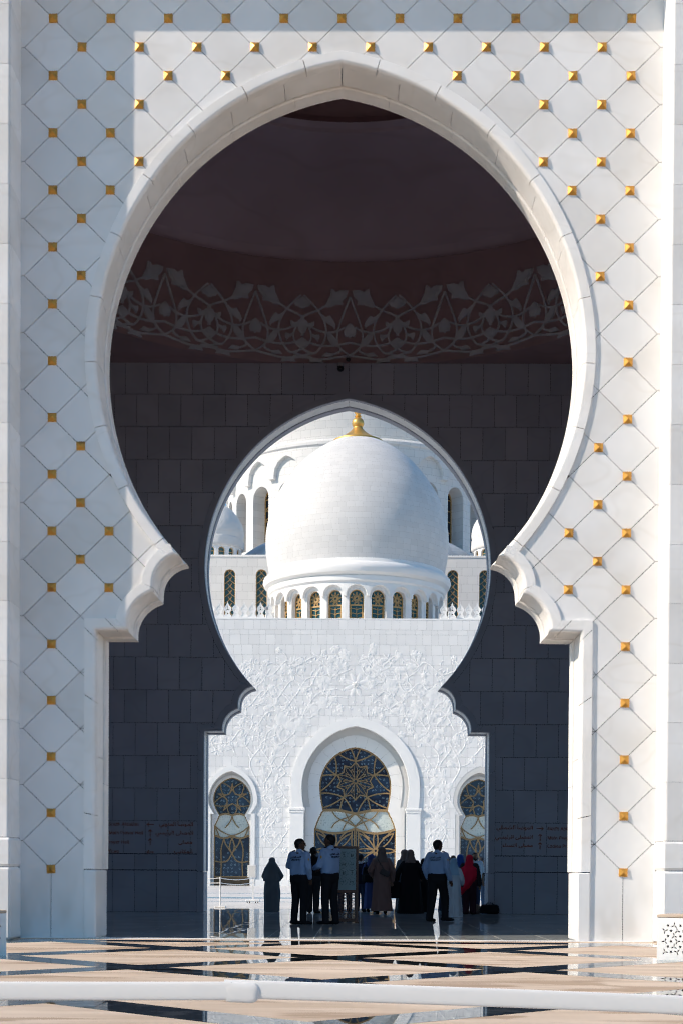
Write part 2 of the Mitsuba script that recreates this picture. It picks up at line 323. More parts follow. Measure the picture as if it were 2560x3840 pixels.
add(G + '__dome__upper_shell', lathe([(4.8, 19.66), (5.0, 19.9)] + [(5.0 * math.cos(a), 19.9 + 2.6 * math.sin(a)) for a in np.linspace(.05, math.pi / 2 - 1e-3, 12)], 0, YC, 96), 'drum_plaster', 30)
roof = Polygon([(-8.4, WALL + .02), (8.4, WALL + .02), (8.4, 41.76), (-8.4, 41.76)])
add(G + '__roof', flat(roof, 22.8, 23.1), 'rim_marble')
for s in (-1, 1): add(G + '__upper_wall', bx(*sorted((s * 8.2, s * 8.45)), WALL + .02, 41.76, 19.0, 22.8), 'rim_marble')
add(G + '__upper_wall', bx(-8.2, 8.2, WALL + .8, WALL + 1.05, 19.5, 22.8), 'rim_marble')
# rear wall, seen through the front arch
RW = G + '__rear_wall'
add(RW, ext(sbox(-8.2, 0, 8.2, 14.82).difference(hole(.12)), YB + .03, YB + 1.0), 'inner_joint')
add(G + '__upper_wall', bx(-8.2, 8.2, YB + .62, YB + 1.0, 14.83, 22.8), 'rim_marble')
rows = [14.823, 13.98, 13.11, 12.228, 11.341, 10.454, 9.565, 8.677, 7.789, 6.902, 6.013, 5.127, 4.241, 3.355, 2.47, 1.568, 1.128, .0]
rim2 = hole(.178)
for r in range(len(rows) - 1):
    z1, z0 = rows[r], rows[r + 1]; off = .301 if r % 2 else 0.0
    if r == 16: off = .301
    for c in range(-14, 15):
        x0 = off + c * .602
        if x0 < -7.84 or x0 + .602 > 7.84: continue
        g = 0.0065
        p = sbox(x0 + g, z0 + g + (.012 if r in (14, 15) else 0), x0 + .602 - g, z1 - g).difference(rim2.buffer(.004))
        for q in polys(p):
            if q.area < .006: continue
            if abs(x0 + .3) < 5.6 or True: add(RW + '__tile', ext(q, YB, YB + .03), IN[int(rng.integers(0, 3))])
RS = G + '__rear_arch'
line_up(RS + '__voussoir', [(.174, YB + .143), (.174, YB - .025), (.03, YB - .025), (.008, YB - .01), (0, YB + .012), (0, YB + .143)], [0] + RIM_B, IN[1], 0.008)
line_up(RS + '__reveal_slab', [(0, YB + .146), (0, YB + .66), (.1, YB + .66), (.1, YB + .146)], REV_B, 'rim_marble', keystone=False)
line_up(RS + '__inner_lip', [(.1, YB + .674), (0, YB + .674), (-.014, YB + .685), (-.022, YB + .71), (-.022, YB + 1.0), (0, YB + 1.02), (.1, YB + 1.02)], [0] + LIP_B, IN[1])
for s in (-1, 1):
    b = rbx(3.84, 4.02, YB - .02, YB + 1.0, 0, 1.1, .012); add(RS + '__base_block', b if s > 0 else mirror(b), IN[2])
# wall lettering
AR = json.loads('''[[[[-18,0,-20,70,-7,70,-5,0]],[[-160,-21,-163,-8,-149,-6,-141,-2,-155,2,-161,10,-161,20,-158,28,-150,37,-145,39,-137,39,-128,33,-123,23,-121,13,-109,14,-100,31,-87,40,-75,38,-59,14,-48,13,-45,18,-47,70,-33,70,-31,19,-32,11,-38,3,-47,0,-60,0,-68,4,-73,-1,-83,-2,-98,7,-108,0,-124,0,-131,-12,-149,-21],[-92,18,-84,11,-77,12,-77,18,-83,27,-90,25],[-147,17,-144,12,-136,12,-136,19,-140,25,-146,23]],[[-282,10,-284,64,-271,64,-269,18,-265,13,-253,14,-247,31,-243,31,-235,29,-236,16,-230,12,-212,33,-194,41,-182,40,-174,35,-170,26,-170,17,-179,4,-192,-1,-222,-2,-236,1,-242,6,-253,0,-268,0,-277,3],[-214,12,-199,11,-189,13,-184,17,-184,25,-189,28,-198,27,-206,22]],[[-200,55,-200,61,-196,65,-190,65,-186,61,-186,55,-190,51,-196,51]],[[-288,72,-288,77,-285,78,-288,82,-287,91,-281,95,-274,95,-273,88,-281,87,-281,84,-276,80,-270,82,-269,75,-285,70]],[[-333,0,-335,70,-322,70,-320,0]],[[-513,-21,-516,-8,-502,-6,-494,-2,-508,2,-514,10,-514,20,-511,28,-503,37,-498,39,-490,39,-481,33,-474,13,-463,13,-458,16,-454,34,-442,32,-443,18,-436,13,-416,14,-395,22,-409,28,-425,27,-427,41,-423,42,-409,42,-386,32,-376,31,-375,18,-382,15,-363,13,-360,18,-362,70,-348,70,-346,19,-349,7,-355,2,-377,0,-386,3,-393,11,-403,5,-423,0,-439,0,-450,6,-461,0,-477,0,-484,-12,-502,-21],[-500,17,-497,12,-489,12,-489,19,-493,25,-499,23]],[[-412,-18,-412,-13,-408,-8,-400,-10,-399,-19,-401,-21,-408,-22]],[[-456,48,-456,54,-452,58,-446,58,-442,54,-442,48,-446,44,-452,44]],[[-623,-2,-622,14,-619,22,-616,23,-607,19,-610,5,-604,-5,-594,-8,-570,-6,-566,0,-577,6,-575,19,-553,13,-539,14,-537,24,-542,42,-528,45,-524,30,-526,8,-536,1,-553,0,-554,-9,-562,-16,-581,-21,-603,-20,-615,-15,-620,-10]],[[-544,-18,-544,-13,-540,-8,-532,-10,-531,-19,-533,-21,-540,-22]],[[-587,-40,-587,-35,-583,-31,-574,-34,-574,-41,-578,-44,-582,-44]],[[-604,-40,-604,-35,-600,-31,-591,-34,-591,-41,-595,-44,-599,-44]]],[[[-18,0,-20,70,-7,70,-5,0]],[[-319,-2,-318,14,-314,23,-302,19,-306,6,-305,0,-300,-5,-290,-8,-276,-8,-263,-4,-262,0,-264,3,-273,6,-271,19,-249,13,-236,14,-236,70,-223,70,-221,20,-215,13,-205,14,-199,31,-195,31,-187,29,-188,16,-182,12,-164,33,-146,41,-133,40,-125,34,-122,28,-122,13,-109,14,-100,31,-87,40,-75,38,-59,14,-49,13,-45,18,-47,70,-33,70,-32,11,-38,3,-43,1,-60,0,-68,4,-73,-1,-83,-2,-93,2,-98,7,-108,0,-134,3,-151,-2,-174,-2,-188,1,-194,6,-201,1,-217,0,-227,6,-234,1,-249,0,-249,-7,-255,-14,-277,-21,-293,-21,-308,-17,-316,-10],[-92,18,-84,11,-77,12,-77,18,-83,27,-90,25],[-166,12,-151,11,-142,13,-136,16,-135,22,-141,28,-149,27]],[[-366,70,-353,70,-351,0,-364,0]],[[-443,-21,-447,-9,-437,-6,-427,2,-424,9,-424,16,-430,31,-420,36,-416,35,-408,14,-395,13,-392,15,-393,70,-379,70,-377,19,-380,7,-384,3,-393,0,-406,0,-412,3,-424,-13,-439,-21]],[[-685,-2,-684,14,-680,23,-669,19,-672,5,-666,-5,-656,-8,-642,-8,-632,-6,-628,-1,-630,3,-639,6,-637,19,-615,13,-606,13,-601,16,-597,32,-585,30,-586,16,-582,13,-571,15,-567,32,-555,31,-556,16,-551,13,-544,13,-539,17,-540,38,-527,39,-525,21,-521,14,-505,14,-501,19,-498,33,-494,33,-486,31,-487,19,-484,14,-468,13,-463,16,-462,21,-468,42,-454,46,-449,27,-451,9,-457,3,-467,0,-482,0,-493,6,-507,0,-519,0,-527,3,-531,8,-535,3,-542,0,-557,1,-562,5,-572,0,-584,0,-593,5,-604,0,-615,0,-615,-7,-621,-14,-643,-21,-659,-21,-674,-17,-682,-10]],[[-472,63,-469,64,-472,68,-471,77,-465,81,-457,81,-457,74,-465,73,-465,70,-460,66,-454,68,-452,61,-471,56]],[[-494,-12,-490,-9,-484,-10,-481,-13,-482,-20,-485,-22,-492,-21]],[[-511,-18,-511,-13,-506,-9,-498,-12,-498,-19,-502,-22,-507,-22]],[[-649,-40,-649,-35,-645,-31,-636,-34,-636,-41,-640,-44,-644,-44]],[[-666,-40,-666,-35,-662,-31,-653,-34,-653,-41,-657,-44,-661,-44]]],[[[-260,-2,-259,14,-255,23,-243,19,-247,6,-246,0,-241,-5,-231,-8,-217,-8,-204,-4,-203,0,-205,3,-214,6,-212,19,-190,13,-177,14,-177,70,-164,70,-162,20,-156,13,-146,14,-140,31,-136,31,-128,29,-129,16,-123,12,-105,33,-87,41,-74,40,-66,34,-63,28,-63,13,-52,13,-40,32,-28,40,-14,37,-5,24,-6,9,-17,0,-27,0,-40,5,-50,0,-75,3,-92,-2,-115,-2,-129,1,-135,6,-142,1,-158,0,-168,6,-175,1,-190,0,-190,-7,-196,-14,-218,-21,-234,-21,-249,-17,-257,-10],[-33,17,-26,13,-21,13,-18,19,-23,27,-26,27],[-107,12,-92,11,-83,13,-77,16,-76,22,-82,28,-90,27]]],[[[-20,70,-7,70,-5,0,-18,0]],[[-190,69,-176,70,-174,19,-170,13,-142,14,-144,23,-162,40,-162,47,-150,57,-125,68,-120,56,-146,43,-133,30,-123,15,-118,13,-109,14,-100,31,-94,37,-80,40,-69,32,-59,14,-49,13,-45,18,-47,70,-33,70,-32,11,-38,3,-43,1,-60,0,-68,4,-76,-2,-87,-1,-98,7,-108,0,-120,0,-131,6,-143,0,-178,1,-185,6,-187,11],[-92,18,-84,11,-77,12,-77,18,-83,27,-90,25]],[[-210,57,-210,64,-206,67,-202,67,-197,63,-197,58,-201,54]],[[-336,15,-333,37,-321,35,-323,23,-321,17,-306,11,-284,11,-267,15,-259,20,-251,31,-240,27,-241,18,-238,14,-218,14,-214,21,-219,43,-208,46,-205,44,-201,27,-201,15,-204,8,-212,2,-220,0,-240,1,-251,10,-273,0,-309,-2,-325,2,-332,7]],[[-227,58,-227,63,-222,67,-214,64,-214,57,-218,54,-223,54]],[[-298,-21,-298,-16,-294,-11,-286,-13,-285,-22,-287,-24,-294,-25]]],[[[-18,0,-20,70,-7,70,-5,0]],[[-160,-21,-163,-8,-149,-6,-141,-2,-155,2,-161,10,-161,20,-158,28,-150,37,-145,39,-137,39,-128,33,-123,23,-121,13,-109,14,-100,31,-87,40,-75,38,-59,14,-48,13,-45,18,-47,70,-33,70,-31,19,-32,11,-38,3,-47,0,-60,0,-68,4,-73,-1,-83,-2,-98,7,-108,0,-124,0,-131,-12,-149,-21],[-92,18,-84,11,-77,12,-77,18,-83,27,-90,25],[-147,17,-144,12,-136,12,-136,19,-140,25,-146,23]],[[-282,10,-284,64,-271,64,-269,18,-265,13,-253,14,-247,31,-243,31,-235,29,-236,16,-230,12,-212,33,-194,41,-182,40,-174,35,-170,26,-170,17,-179,4,-192,-1,-222,-2,-236,1,-242,6,-253,0,-268,0,-277,3],[-214,12,-199,11,-189,13,-184,17,-184,25,-189,28,-198,27,-206,22]],[[-200,55,-200,61,-196,65,-190,65,-186,61,-186,55,-190,51,-196,51]],[[-288,77,-285,78,-288,82,-287,91,-281,95,-274,95,-273,88,-281,87,-281,84,-276,80,-270,82,-269,75,-287,70]],[[-335,70,-322,70,-320,0,-333,0]],[[-553,69,-539,70,-537,19,-532,13,-521,14,-512,31,-506,37,-492,40,-481,32,-475,18,-468,13,-458,15,-453,32,-441,30,-442,15,-430,13,-425,19,-423,33,-420,33,-410,31,-412,18,-410,14,-400,13,-395,17,-396,39,-383,40,-382,25,-379,16,-373,13,-364,13,-360,18,-362,70,-348,70,-347,11,-353,3,-362,0,-379,1,-387,8,-392,2,-398,0,-413,1,-418,5,-427,0,-440,0,-449,5,-460,0,-472,0,-480,4,-485,-1,-495,-2,-505,2,-510,7,-520,0,-541,1,-548,6,-550,11],[-504,18,-496,11,-489,12,-489,18,-495,27,-502,25]],[[-424,63,-423,69,-420,71,-414,70,-412,67,-413,61,-416,59,-422,60]],[[-413,59,-407,58,-405,55,-406,49,-409,47,-415,48,-417,51,-416,57]],[[-432,51,-431,57,-428,59,-422,58,-420,55,-421,49,-424,47,-430,48]],[[-661,-2,-660,14,-656,23,-645,19,-648,6,-647,0,-642,-5,-632,-8,-618,-8,-605,-4,-604,0,-606,3,-615,6,-613,19,-591,13,-580,13,-577,18,-579,70,-565,70,-563,19,-564,11,-570,3,-579,0,-591,0,-591,-7,-597,-14,-619,-21,-635,-21,-650,-17,-658,-10]],[[-625,-40,-625,-35,-621,-31,-612,-34,-612,-41,-616,-44,-620,-44]],[[-642,-40,-642,-35,-638,-31,-629,-34,-629,-41,-633,-44,-637,-44]]],[[[-260,9,-255,23,-245,20,-243,18,-247,5,-241,-5,-231,-8,-217,-8,-207,-6,-203,-1,-205,3,-214,6,-212,19,-190,13,-177,14,-177,70,-164,70,-162,20,-156,13,-146,14,-140,31,-136,31,-128,29,-129,16,-123,12,-105,33,-87,41,-74,40,-66,34,-63,28,-63,13,-52,13,-40,32,-28,40,-14,37,-5,24,-6,9,-17,0,-27,0,-40,5,-50,0,-75,3,-92,-2,-115,-2,-129,1,-135,6,-142,1,-158,0,-168,6,-175,1,-190,0,-190,-7,-196,-14,-218,-21,-240,-20,-252,-15,-259,-6],[-33,17,-26,13,-21,13,-18,19,-23,27,-26,27],[-107,12,-92,11,-83,13,-77,16,-76,22,-82,28,-90,27]],[[-307,70,-294,70,-292,0,-305,0]],[[-501,69,-487,70,-485,19,-480,13,-467,14,-461,32,-449,30,-450,16,-446,13,-435,15,-431,32,-419,31,-420,16,-415,13,-408,13,-403,17,-404,38,-391,39,-389,21,-385,14,-370,14,-366,22,-365,32,-362,34,-352,32,-353,18,-350,14,-336,13,-332,18,-334,70,-320,70,-319,11,-325,3,-334,0,-349,0,-356,2,-360,6,-367,1,-383,0,-391,3,-395,8,-399,3,-406,0,-421,1,-426,5,-436,0,-448,0,-457,5,-468,0,-489,1,-496,6,-498,11]],[[-366,48,-366,54,-362,58,-356,58,-352,54,-352,48,-356,44,-362,44]],[[-550,4,-549,8,-540,11,-546,20,-543,35,-531,42,-518,41,-519,29,-529,29,-532,25,-532,19,-525,15,-514,19,-509,7,-543,-5,-547,-4]]],[[[-18,0,-20,70,-7,70,-5,0]],[[-79,64,-66,64,-64,18,-59,13,-49,13,-45,18,-47,70,-33,70,-31,19,-32,11,-38,3,-47,0,-63,0,-75,6,-78,16]],[[-83,72,-83,77,-80,78,-83,82,-82,91,-76,95,-69,95,-68,88,-76,87,-76,84,-71,80,-65,82,-64,75,-80,70]],[[-216,-2,-215,14,-211,23,-199,19,-203,5,-197,-6,-180,-8,-170,-4,-166,5,-166,13,-171,29,-169,31,-157,33,-153,17,-146,13,-137,13,-125,32,-113,40,-99,37,-90,24,-91,9,-99,1,-112,0,-124,5,-135,0,-152,2,-159,-12,-174,-20,-192,-21,-201,-19,-213,-10],[-118,17,-111,13,-106,13,-103,19,-108,27,-111,27]],[[-192,44,-192,50,-188,54,-182,54,-178,50,-178,44,-182,40,-188,40]],[[-263,70,-250,70,-248,0,-261,0]],[[-386,69,-372,70,-370,19,-368,14,-350,13,-324,21,-323,24,-332,27,-354,28,-355,41,-337,42,-311,31,-304,31,-303,18,-310,15,-292,13,-288,18,-290,70,-276,70,-274,19,-277,7,-281,3,-290,0,-309,1,-321,10,-331,5,-351,0,-369,0,-378,3,-382,8,-384,17]],[[-351,56,-351,62,-347,66,-341,66,-337,62,-337,56,-341,52,-347,52]],[[-525,-2,-524,14,-520,23,-508,19,-512,5,-508,-5,-499,-9,-488,-9,-480,-6,-475,2,-474,8,-479,30,-466,33,-463,20,-457,14,-454,14,-437,34,-420,42,-410,42,-402,39,-395,29,-395,16,-404,5,-426,-1,-443,-1,-460,3,-466,-11,-482,-21,-501,-22,-512,-19,-520,-13],[-439,13,-425,12,-413,15,-408,19,-408,23,-413,29,-422,28,-431,23]]]]''')
def ar(i):
    return unary_union([Polygon(np.array(p[0]).reshape(-1, 2), [np.array(h).reshape(-1, 2) for h in p[1:]]).buffer(0) for p in AR[i]])
def put_ar(base, i, xr, z, h):
    """Arabic lettering whose right end is at xr, with its baseline at z"""
    lab(add(base, ext(affinity.translate(affinity.scale(ar(i), h / 70, h / 70, origin=(0, 0)), xr, z), YB - .012, YB - .001), 'letter_bronze'), kind='stuff')
def put_en(base, s, x, z, h, end=False):
    t = meshkit.text_mesh(s, h, .011, bold=True); v = t.vertices.copy()
    x = x - v[:, 0].max() if end else x
    t.vertices = np.stack([v[:, 0] + x, YB - .001 - v[:, 2], v[:, 1] + z], 1); lab(add(base, t, 'letter_bronze'), kind='stuff')
arrow = Polygon([(-.1, -.012), (.05, -.012), (.02, -.055), (.045, -.055), (.1, 0), (.045, .055), (.02, .055), (.05, .012), (-.1, .012)])
def put_arrow(base, x, z, deg):
    add(base, ext(affinity.translate(affinity.rotate(arrow, deg, origin=(0, 0)), x, z), YB - .012, YB - .001), 'letter_bronze')
L = RW + '__lettering'
LX = lambda u: (u - 1296.5) / 138.45
LZ = lambda v: (3423.5 - v) / 138.45
for s, u, v in (('South Ablution', 519.8, 3101), ('Main Prayer Hall', 537, 3133), ('Prayer Hall', 484, 3168), ('Offices', 445.6, 3203)): put_en(L, s, LX(u), LZ(v), .088, True)
for i, u, v in ((0, 725.6, 3101), (1, 725.6, 3133), (2, 723, 3168), (3, 723, 3203)): put_ar(L, i, LX(u), LZ(v), .105)
for v, d in ((3096, 180), (3127, 90), (3160, 90), (3199, 180)): put_arrow(L, LX(563), LZ(v), d)
for s, v in (('North Ablution', 3108), ('Main Prayer Hall', 3142.4), ('Ladies Prayer Hall', 3174)): put_en(L, s, LX(2049.5), LZ(v), .088)
for i, v in ((4, 3106), (1, 3141), (5, 3172)): put_ar(L, i, LX(1996.5), LZ(v), .105)
for v, d in ((3102, 0), (3135, 90), (3166, 90)): put_arrow(L, LX(2022.7), LZ(v), d)

# flower frieze carved round the drum
def warp(mesh, R, cyy, s0, size=.3):
    v, f = mesh.vertices, mesh.faces
    v, f = trimesh.remesh.subdivide_to_size(v, f, size, max_iter=12)
    a = (v[:, 0] + s0) / R; r = R - v[:, 1]
    return trimesh.Trimesh(np.stack([r * np.sin(a), cyy + r * np.cos(a), v[:, 2]], 1), f[:, ::-1], process=False)
MX = lambda pts: [((x - 625) / 516.0, 16.87 - (y - 195) / 517.0) for x, y in pts]
VINES = [MX(p) for p in ([(645, 300), (740, 390), (850, 510), (930, 650), (960, 780), (940, 900), (890, 1000), (820, 1085), (760, 1100), (700, 1075)], [(625, 600), (700, 560), (840, 500), (940, 440)],
         [(1290, 305), (1200, 540), (1130, 740), (1112, 880), (1150, 1010), (1290, 1120)], [(740, 730), (850, 780), (1000, 805), (1130, 775), (1220, 730)],
         [(720, 750), (752, 850), (730, 940), (660, 1020), (560, 1075), (500, 1110)], [(625, 895), (680, 940), (780, 970), (900, 990), (1050, 985), (1150, 970), (1290, 940)],
         [(500, 1148), (700, 1165), (900, 1180), (1100, 1150), (1290, 1120)], [(1150, 1010), (1155, 1060), (1070, 1105)], [(560, 1120), (640, 1140), (720, 1110), (820, 1090)])]
BELL = MX([(930, 455), (1010, 290), (1025, 200), (1062, 208), (1095, 245), (1150, 215), (1262, 220), (1240, 300), (1180, 360), (1192, 417), (1100, 415), (1010, 452)])
PALM = MX([(625, 580), (650, 610), (655, 640), (680, 650), (700, 680), (740, 690), (755, 672), (795, 660), (792, 710), (745, 752), (690, 740), (680, 790), (640, 830), (648, 855), (625, 862)])
LEAFS = [MX(p) for p in ([(880, 545), (960, 600), (1010, 568), (1062, 640), (1092, 700), (1075, 762), (1058, 722), (1000, 692), (940, 655)], [(975, 815), (1040, 828), (1100, 900), (1142, 1002), (1060, 990), (1010, 940), (978, 890)],
         [(700, 1158), (780, 1180), (870, 1172), (915, 1185), (905, 1205), (932, 1237), (820, 1222), (715, 1226), (740, 1200)], [(900, 1137), (960, 1085), (1072, 1100), (1048, 1140)], [(745, 830), (800, 850), (868, 838), (872, 870), (845, 940), (812, 895), (770, 870)])]
HEADS = [MX(p) for p in ([(625, 885), (690, 925), (700, 960), (680, 1000), (640, 1012), (625, 1018)], [(625, 322), (740, 410), (722, 450), (680, 456), (650, 480), (625, 483)])]
LOTUS = MX([(1290, 670), (1240, 712), (1202, 790), (1220, 862), (1262, 852), (1290, 882)])
flip = lambda p, c=0.0: [(2 * c - x, z) for x, z in p]
HP = 1.288
FZ = G + '__dome__frieze'
def relief(pl, d): return ext(Polygon(pl).buffer(0) if not hasattr(pl, 'area') else pl, 0, d)
for k in range(-4, 4):
    s0 = 2 * HP * (k + .5) + .02
    vs = VINES + [flip(v) for v in VINES]
    add(G + '__dome__vine', warp(relief(ribbon([catmull(v, 5) for v in vs], .046), .05), RC, YC, s0), 'frieze_stone')
    for sgn in (1, -1):
        f = (lambda p: p) if sgn > 0 else flip
        b = Polygon(f(BELL)); add(G + '__dome__flower', warp(cat([relief(b, .06), relief(b.buffer(-.05), .1)]), RC, YC, s0), 'frieze_stone')
        for lf in LEAFS: add(G + '__dome__leaf', warp(relief(f(lf), .07), RC, YC, s0), 'frieze_stone')
    for h in [PALM] + HEADS:
        b = Polygon(h + flip(h)[::-1]).buffer(0); add(G + '__dome__flower', warp(cat([relief(b, .06), relief(b.buffer(-.05), .1)]), RC, YC, s0), 'frieze_stone')
    b = Polygon(LOTUS + flip(LOTUS, HP)[::-1]).buffer(0); add(G + '__dome__flower', warp(cat([relief(b, .06), relief(b.buffer(-.04), .1)]), RC, YC, s0), 'frieze_stone')

# ------------------------------------------------------------------ floors
lab(add('ground', bx(-2500, 2500, -2500, 2500, -1, -.06), 'sand'), 'pale sandy ground reaching to the horizon around the buildings', None, None, 'structure')
lab(add('plaza_floor', bx(-40, 40, -30, WALL - .002, -.055, -.006), 'beige_marble'), 'polished beige marble plaza with crossing dark stone bands before the gateway', None, None, 'structure')
bands = [LineString([(-40, 18.86 + 4.3 * k + 40), (60, 18.86 + 4.3 * k - 60)]) for k in range(-8, 8)] + [LineString([(-60, 18.86 + 4.3 * k - 60), (40, 18.86 + 4.3 * k + 40)]) for k in range(-8, 8)]
near = sbox(-9, 5, 9, 22.9)
bu = unary_union([b.buffer(.275, cap_style=2) for b in bands]).intersection(near)
nodes = unary_union([a.intersection(b) for a in bands[:16] for b in bands[16:]]).buffer(.01)
sq = unary_union([affinity.rotate(sbox(p.centroid.x - .275, p.centroid.y - .275, p.centroid.x + .275, p.centroid.y + .275), 45) for p in polys(nodes)])
for p in polys(near.difference(bu.buffer(.004))): add('plaza_floor__slab', flat(p, -.006, -.001), 'beige_marble')
for p in polys(bu.difference(sq.buffer(.002))) + polys(bu.intersection(sq)): add('plaza_floor__dark_band', flat(p, -.006, 0), 'dark_granite')
add('plaza_floor__dark_band', flat(sbox(-9, 22.905, 9, 23.5), -.006, 0), 'dark_granite')
add('plaza_floor__slab', flat(sbox(-9, 23.505, 9, WALL - .08), -.006, -.001), 'beige_marble')
add('plaza_floor__sill', flat(sbox(-5.04, WALL - .078, 5.04, WALL + .056), -.006, .012), 'rim_marble')
lab(add('hall_floor', bx(-7.85, 7.85, WALL + .06, 45.13, -.055, -.002), 'joint_pale'), 'mirror polished grey marble floor of the gateway hall', None, None, 'structure')
xs = [-7.85] + [-7.26 + .7655 * i for i in range(20)] + [7.85]; ys = list(np.linspace(WALL + .066, 45.13, 15))
for i in range(len(xs) - 1):
    for j in range(len(ys) - 1):
        add('hall_floor__slab', bx(xs[i] + .005, xs[i + 1] - .005, ys[j] + .0015, ys[j + 1] - .0015, -.004, 0.0), 'hall_marble')
lab(add('courtyard_floor', bx(-70, 70, 45.14, 131, -.055, -.003), 'court_marble'), 'sunlit white marble courtyard floor between the gateway and the mosque', None, None, 'structure')
for y0, y1 in ((63.5, 67.0), (80, 81.2), (56.0, 56.5)): add('courtyard_floor__inlay_band', bx(-30, 30, y0, y1, -.003, .001), 'band_blue')  # blue-grey bands laid across the courtyard floor
for s in (-1, 1): add('courtyard_floor', bx(*sorted((s * 7.87, s * 30)), 41.76, 45.13, -.055, -.003), 'court_marble')
lab('courtyard_floor_001', 'white marble strip of courtyard behind the gateway, to the side of the hall floor', None, None, 'structure')
lab('courtyard_floor_002', 'white marble strip of courtyard behind the gateway, on the far side of the hall floor', None, None, 'structure')
# ------------------------------------------------------------------ the mosque across the courtyard
M, YM = 'mosque', 130.0
lab(M, 'sunlit white marble mosque across the courtyard with domes, carved flowers and dark blue glass doors', 'mosque')
def dome_arch(hw, zc, za, zs, hs):
    """pointed horseshoe outline, right half from the apex down: half width hw at height zc, apex za, narrowed to hs at zs"""
    d = za - zc; c = (d * d - hw * hw) / (2 * hw) if d > hw else 0.0; R = hw + c
    a0 = math.degrees(math.acos(min(1, c / R))); top = [(-c + R * math.cos(math.radians(a)), zc + R * math.sin(math.radians(a))) for a in np.linspace(a0, 0, 26)]
    low = [(hs + (hw - hs) * math.cos(math.pi / 2 * t), zc + (zs - zc) * t) for t in np.linspace(.1, 1, 8)]
    return np.array(top + low)
def sym(h, cx=0.0): h = np.array(h); return Polygon(np.vstack([h, (h * [-1, 1])[::-1]]) + [cx, 0]).buffer(0)
def band(h_out, h_in, cx): return sym(h_out, cx).difference(sym(h_in, cx))
down = lambda h, x, z: np.vstack([h, [[x, h[-1][1]], [x, z]]])
CO = down(dome_arch(5.56, 8.5, 14.58, 6.7, 5.45), 5.62, 0.0); CI = down(dome_arch(4.62, 8.5, 13.85, 6.7, 4.42), 4.42, 0.0)
SO = down(dome_arch(2.29, 7.4, 10.42, 6.25, 1.75), 2.1, 0.0); SI = down(dome_arch(1.94, 7.4, 9.92, 6.2, 1.45), 1.75, 0.0)
SX = 10.72
face = sbox(-34, 0, 34, 23.0)
openings = unary_union([sym(CI), sym(SI, SX), sym(SI, -SX)])
add(M, ext(face.difference(openings), YM + .03, YM + .6), 'mosque_joint')
rims = unary_union([sym(CO), sym(SO, SX), sym(SO, -SX)])
cells = []
zr = [0, 1.75, 2.45]
while zr[-1] < 22: zr.append(zr[-1] + .876)
zr[-1] = 22.14; zr.append(23.0)
for r in range(len(zr) - 1):
    x = -13.0 + rng.random() * .3; wd = [.56, .92, .72, .92, .56, .8]
    k = int(rng.integers(0, 6))
    while x < 13:
        w = wd[k % 6]; k += 1
        p = sbox(x + .012, zr[r] + .012, x + w - .012, zr[r + 1] - .012); x += w
        if p.intersects(rims): p = p.difference(rims.buffer(.01))
        for q in polys(p):
            if q.area > .02: cells.append(q)
cells.sort(key=lambda q: -q.area * (1.0 if abs(q.centroid.x) < 8.5 and q.centroid.y > 3 else .3))
for q in cells[:290]: add(M + '__front_wall__block', ext(q, YM, YM + .03), MQ[int(rng.integers(0, 4))])
for i in range(4):
    k = add(M + '__front_wall__smaller_blocks', cat([ext(q, YM, YM + .03) for q in cells[290 + i::4]]), MQ[i]); lab(k, kind='stuff')
for s in (-1, 1): add(M + '__front_wall__side_face', bx(*sorted((s * 13.4, s * 34)), YM, YM + .03, 0, 23), 'block_marble')
add(M + '__front_wall', bx(-34, 34, YM - .03, YM + .6, 23.0, 23.12), 'relief_marble')
add(M + '__front_wall__plinth', ext(sbox(-30, 0, 30, .55).difference(rims.buffer(.02)), YM - .12, YM + .03), 'relief_marble')
for i, (o, n, cx) in enumerate(((CO, CI, 0), (SO, SI, -SX), (SO, SI, SX))):
    D = M + ('__main_doorway', '__side_doorway', '__side_doorway_001')[i]
    add(D, ext(band(o, n, cx), YM - .16, YM + .6), 'relief_marble', 40)
    if i == 0:
        for s in (-1, 1): add(D + '__capital', cat([rbx(*sorted((s * 4.3, s * 5.75)), YM - .3, YM + .6, 6.55, 6.78, .04), rbx(*sorted((s * 4.36, s * 5.69)), YM - .24, YM + .6, 6.35, 6.56, .04)]), 'relief_marble')
# recesses, inner rings, glass and bronze lattice
def curve(p, q, bend, n=14):
    p, q = np.array(p, float), np.array(q, float); d = q - p; m = (p + q) / 2 + np.array([-d[1], d[0]]) * bend; t = np.linspace(0, 1, n)[:, None]
    return (1 - t) ** 2 * p + 2 * t * (1 - t) * m + t * t * q
def lens(c, a, r0, r1, w, n=14):
    """two mirrored arcs from radius r0 to r1 along the direction a (degrees): a petal"""
    d = np.array([math.cos(math.radians(a)), math.sin(math.radians(a))]); c = np.array(c, float)
    return [curve(c + d * r0, c + d * r1, w, n), curve(c + d * r0, c + d * r1, -w, n)]
def glaze(base, region, lat, y, glass, frame_w, th, m='bronze'):
    fr = region.difference(region.buffer(-frame_w)); bars = unary_union([lat, fr]).intersection(region)
    add(base + '_lattice', ext(bars, y - th, y + .02), m)
    for p in polys(region.difference(bars)):
        if p.area > .004: add(base + '_pane', ext(p.buffer(.004), y + .03, y + .06), glass)
ZR = 1.75
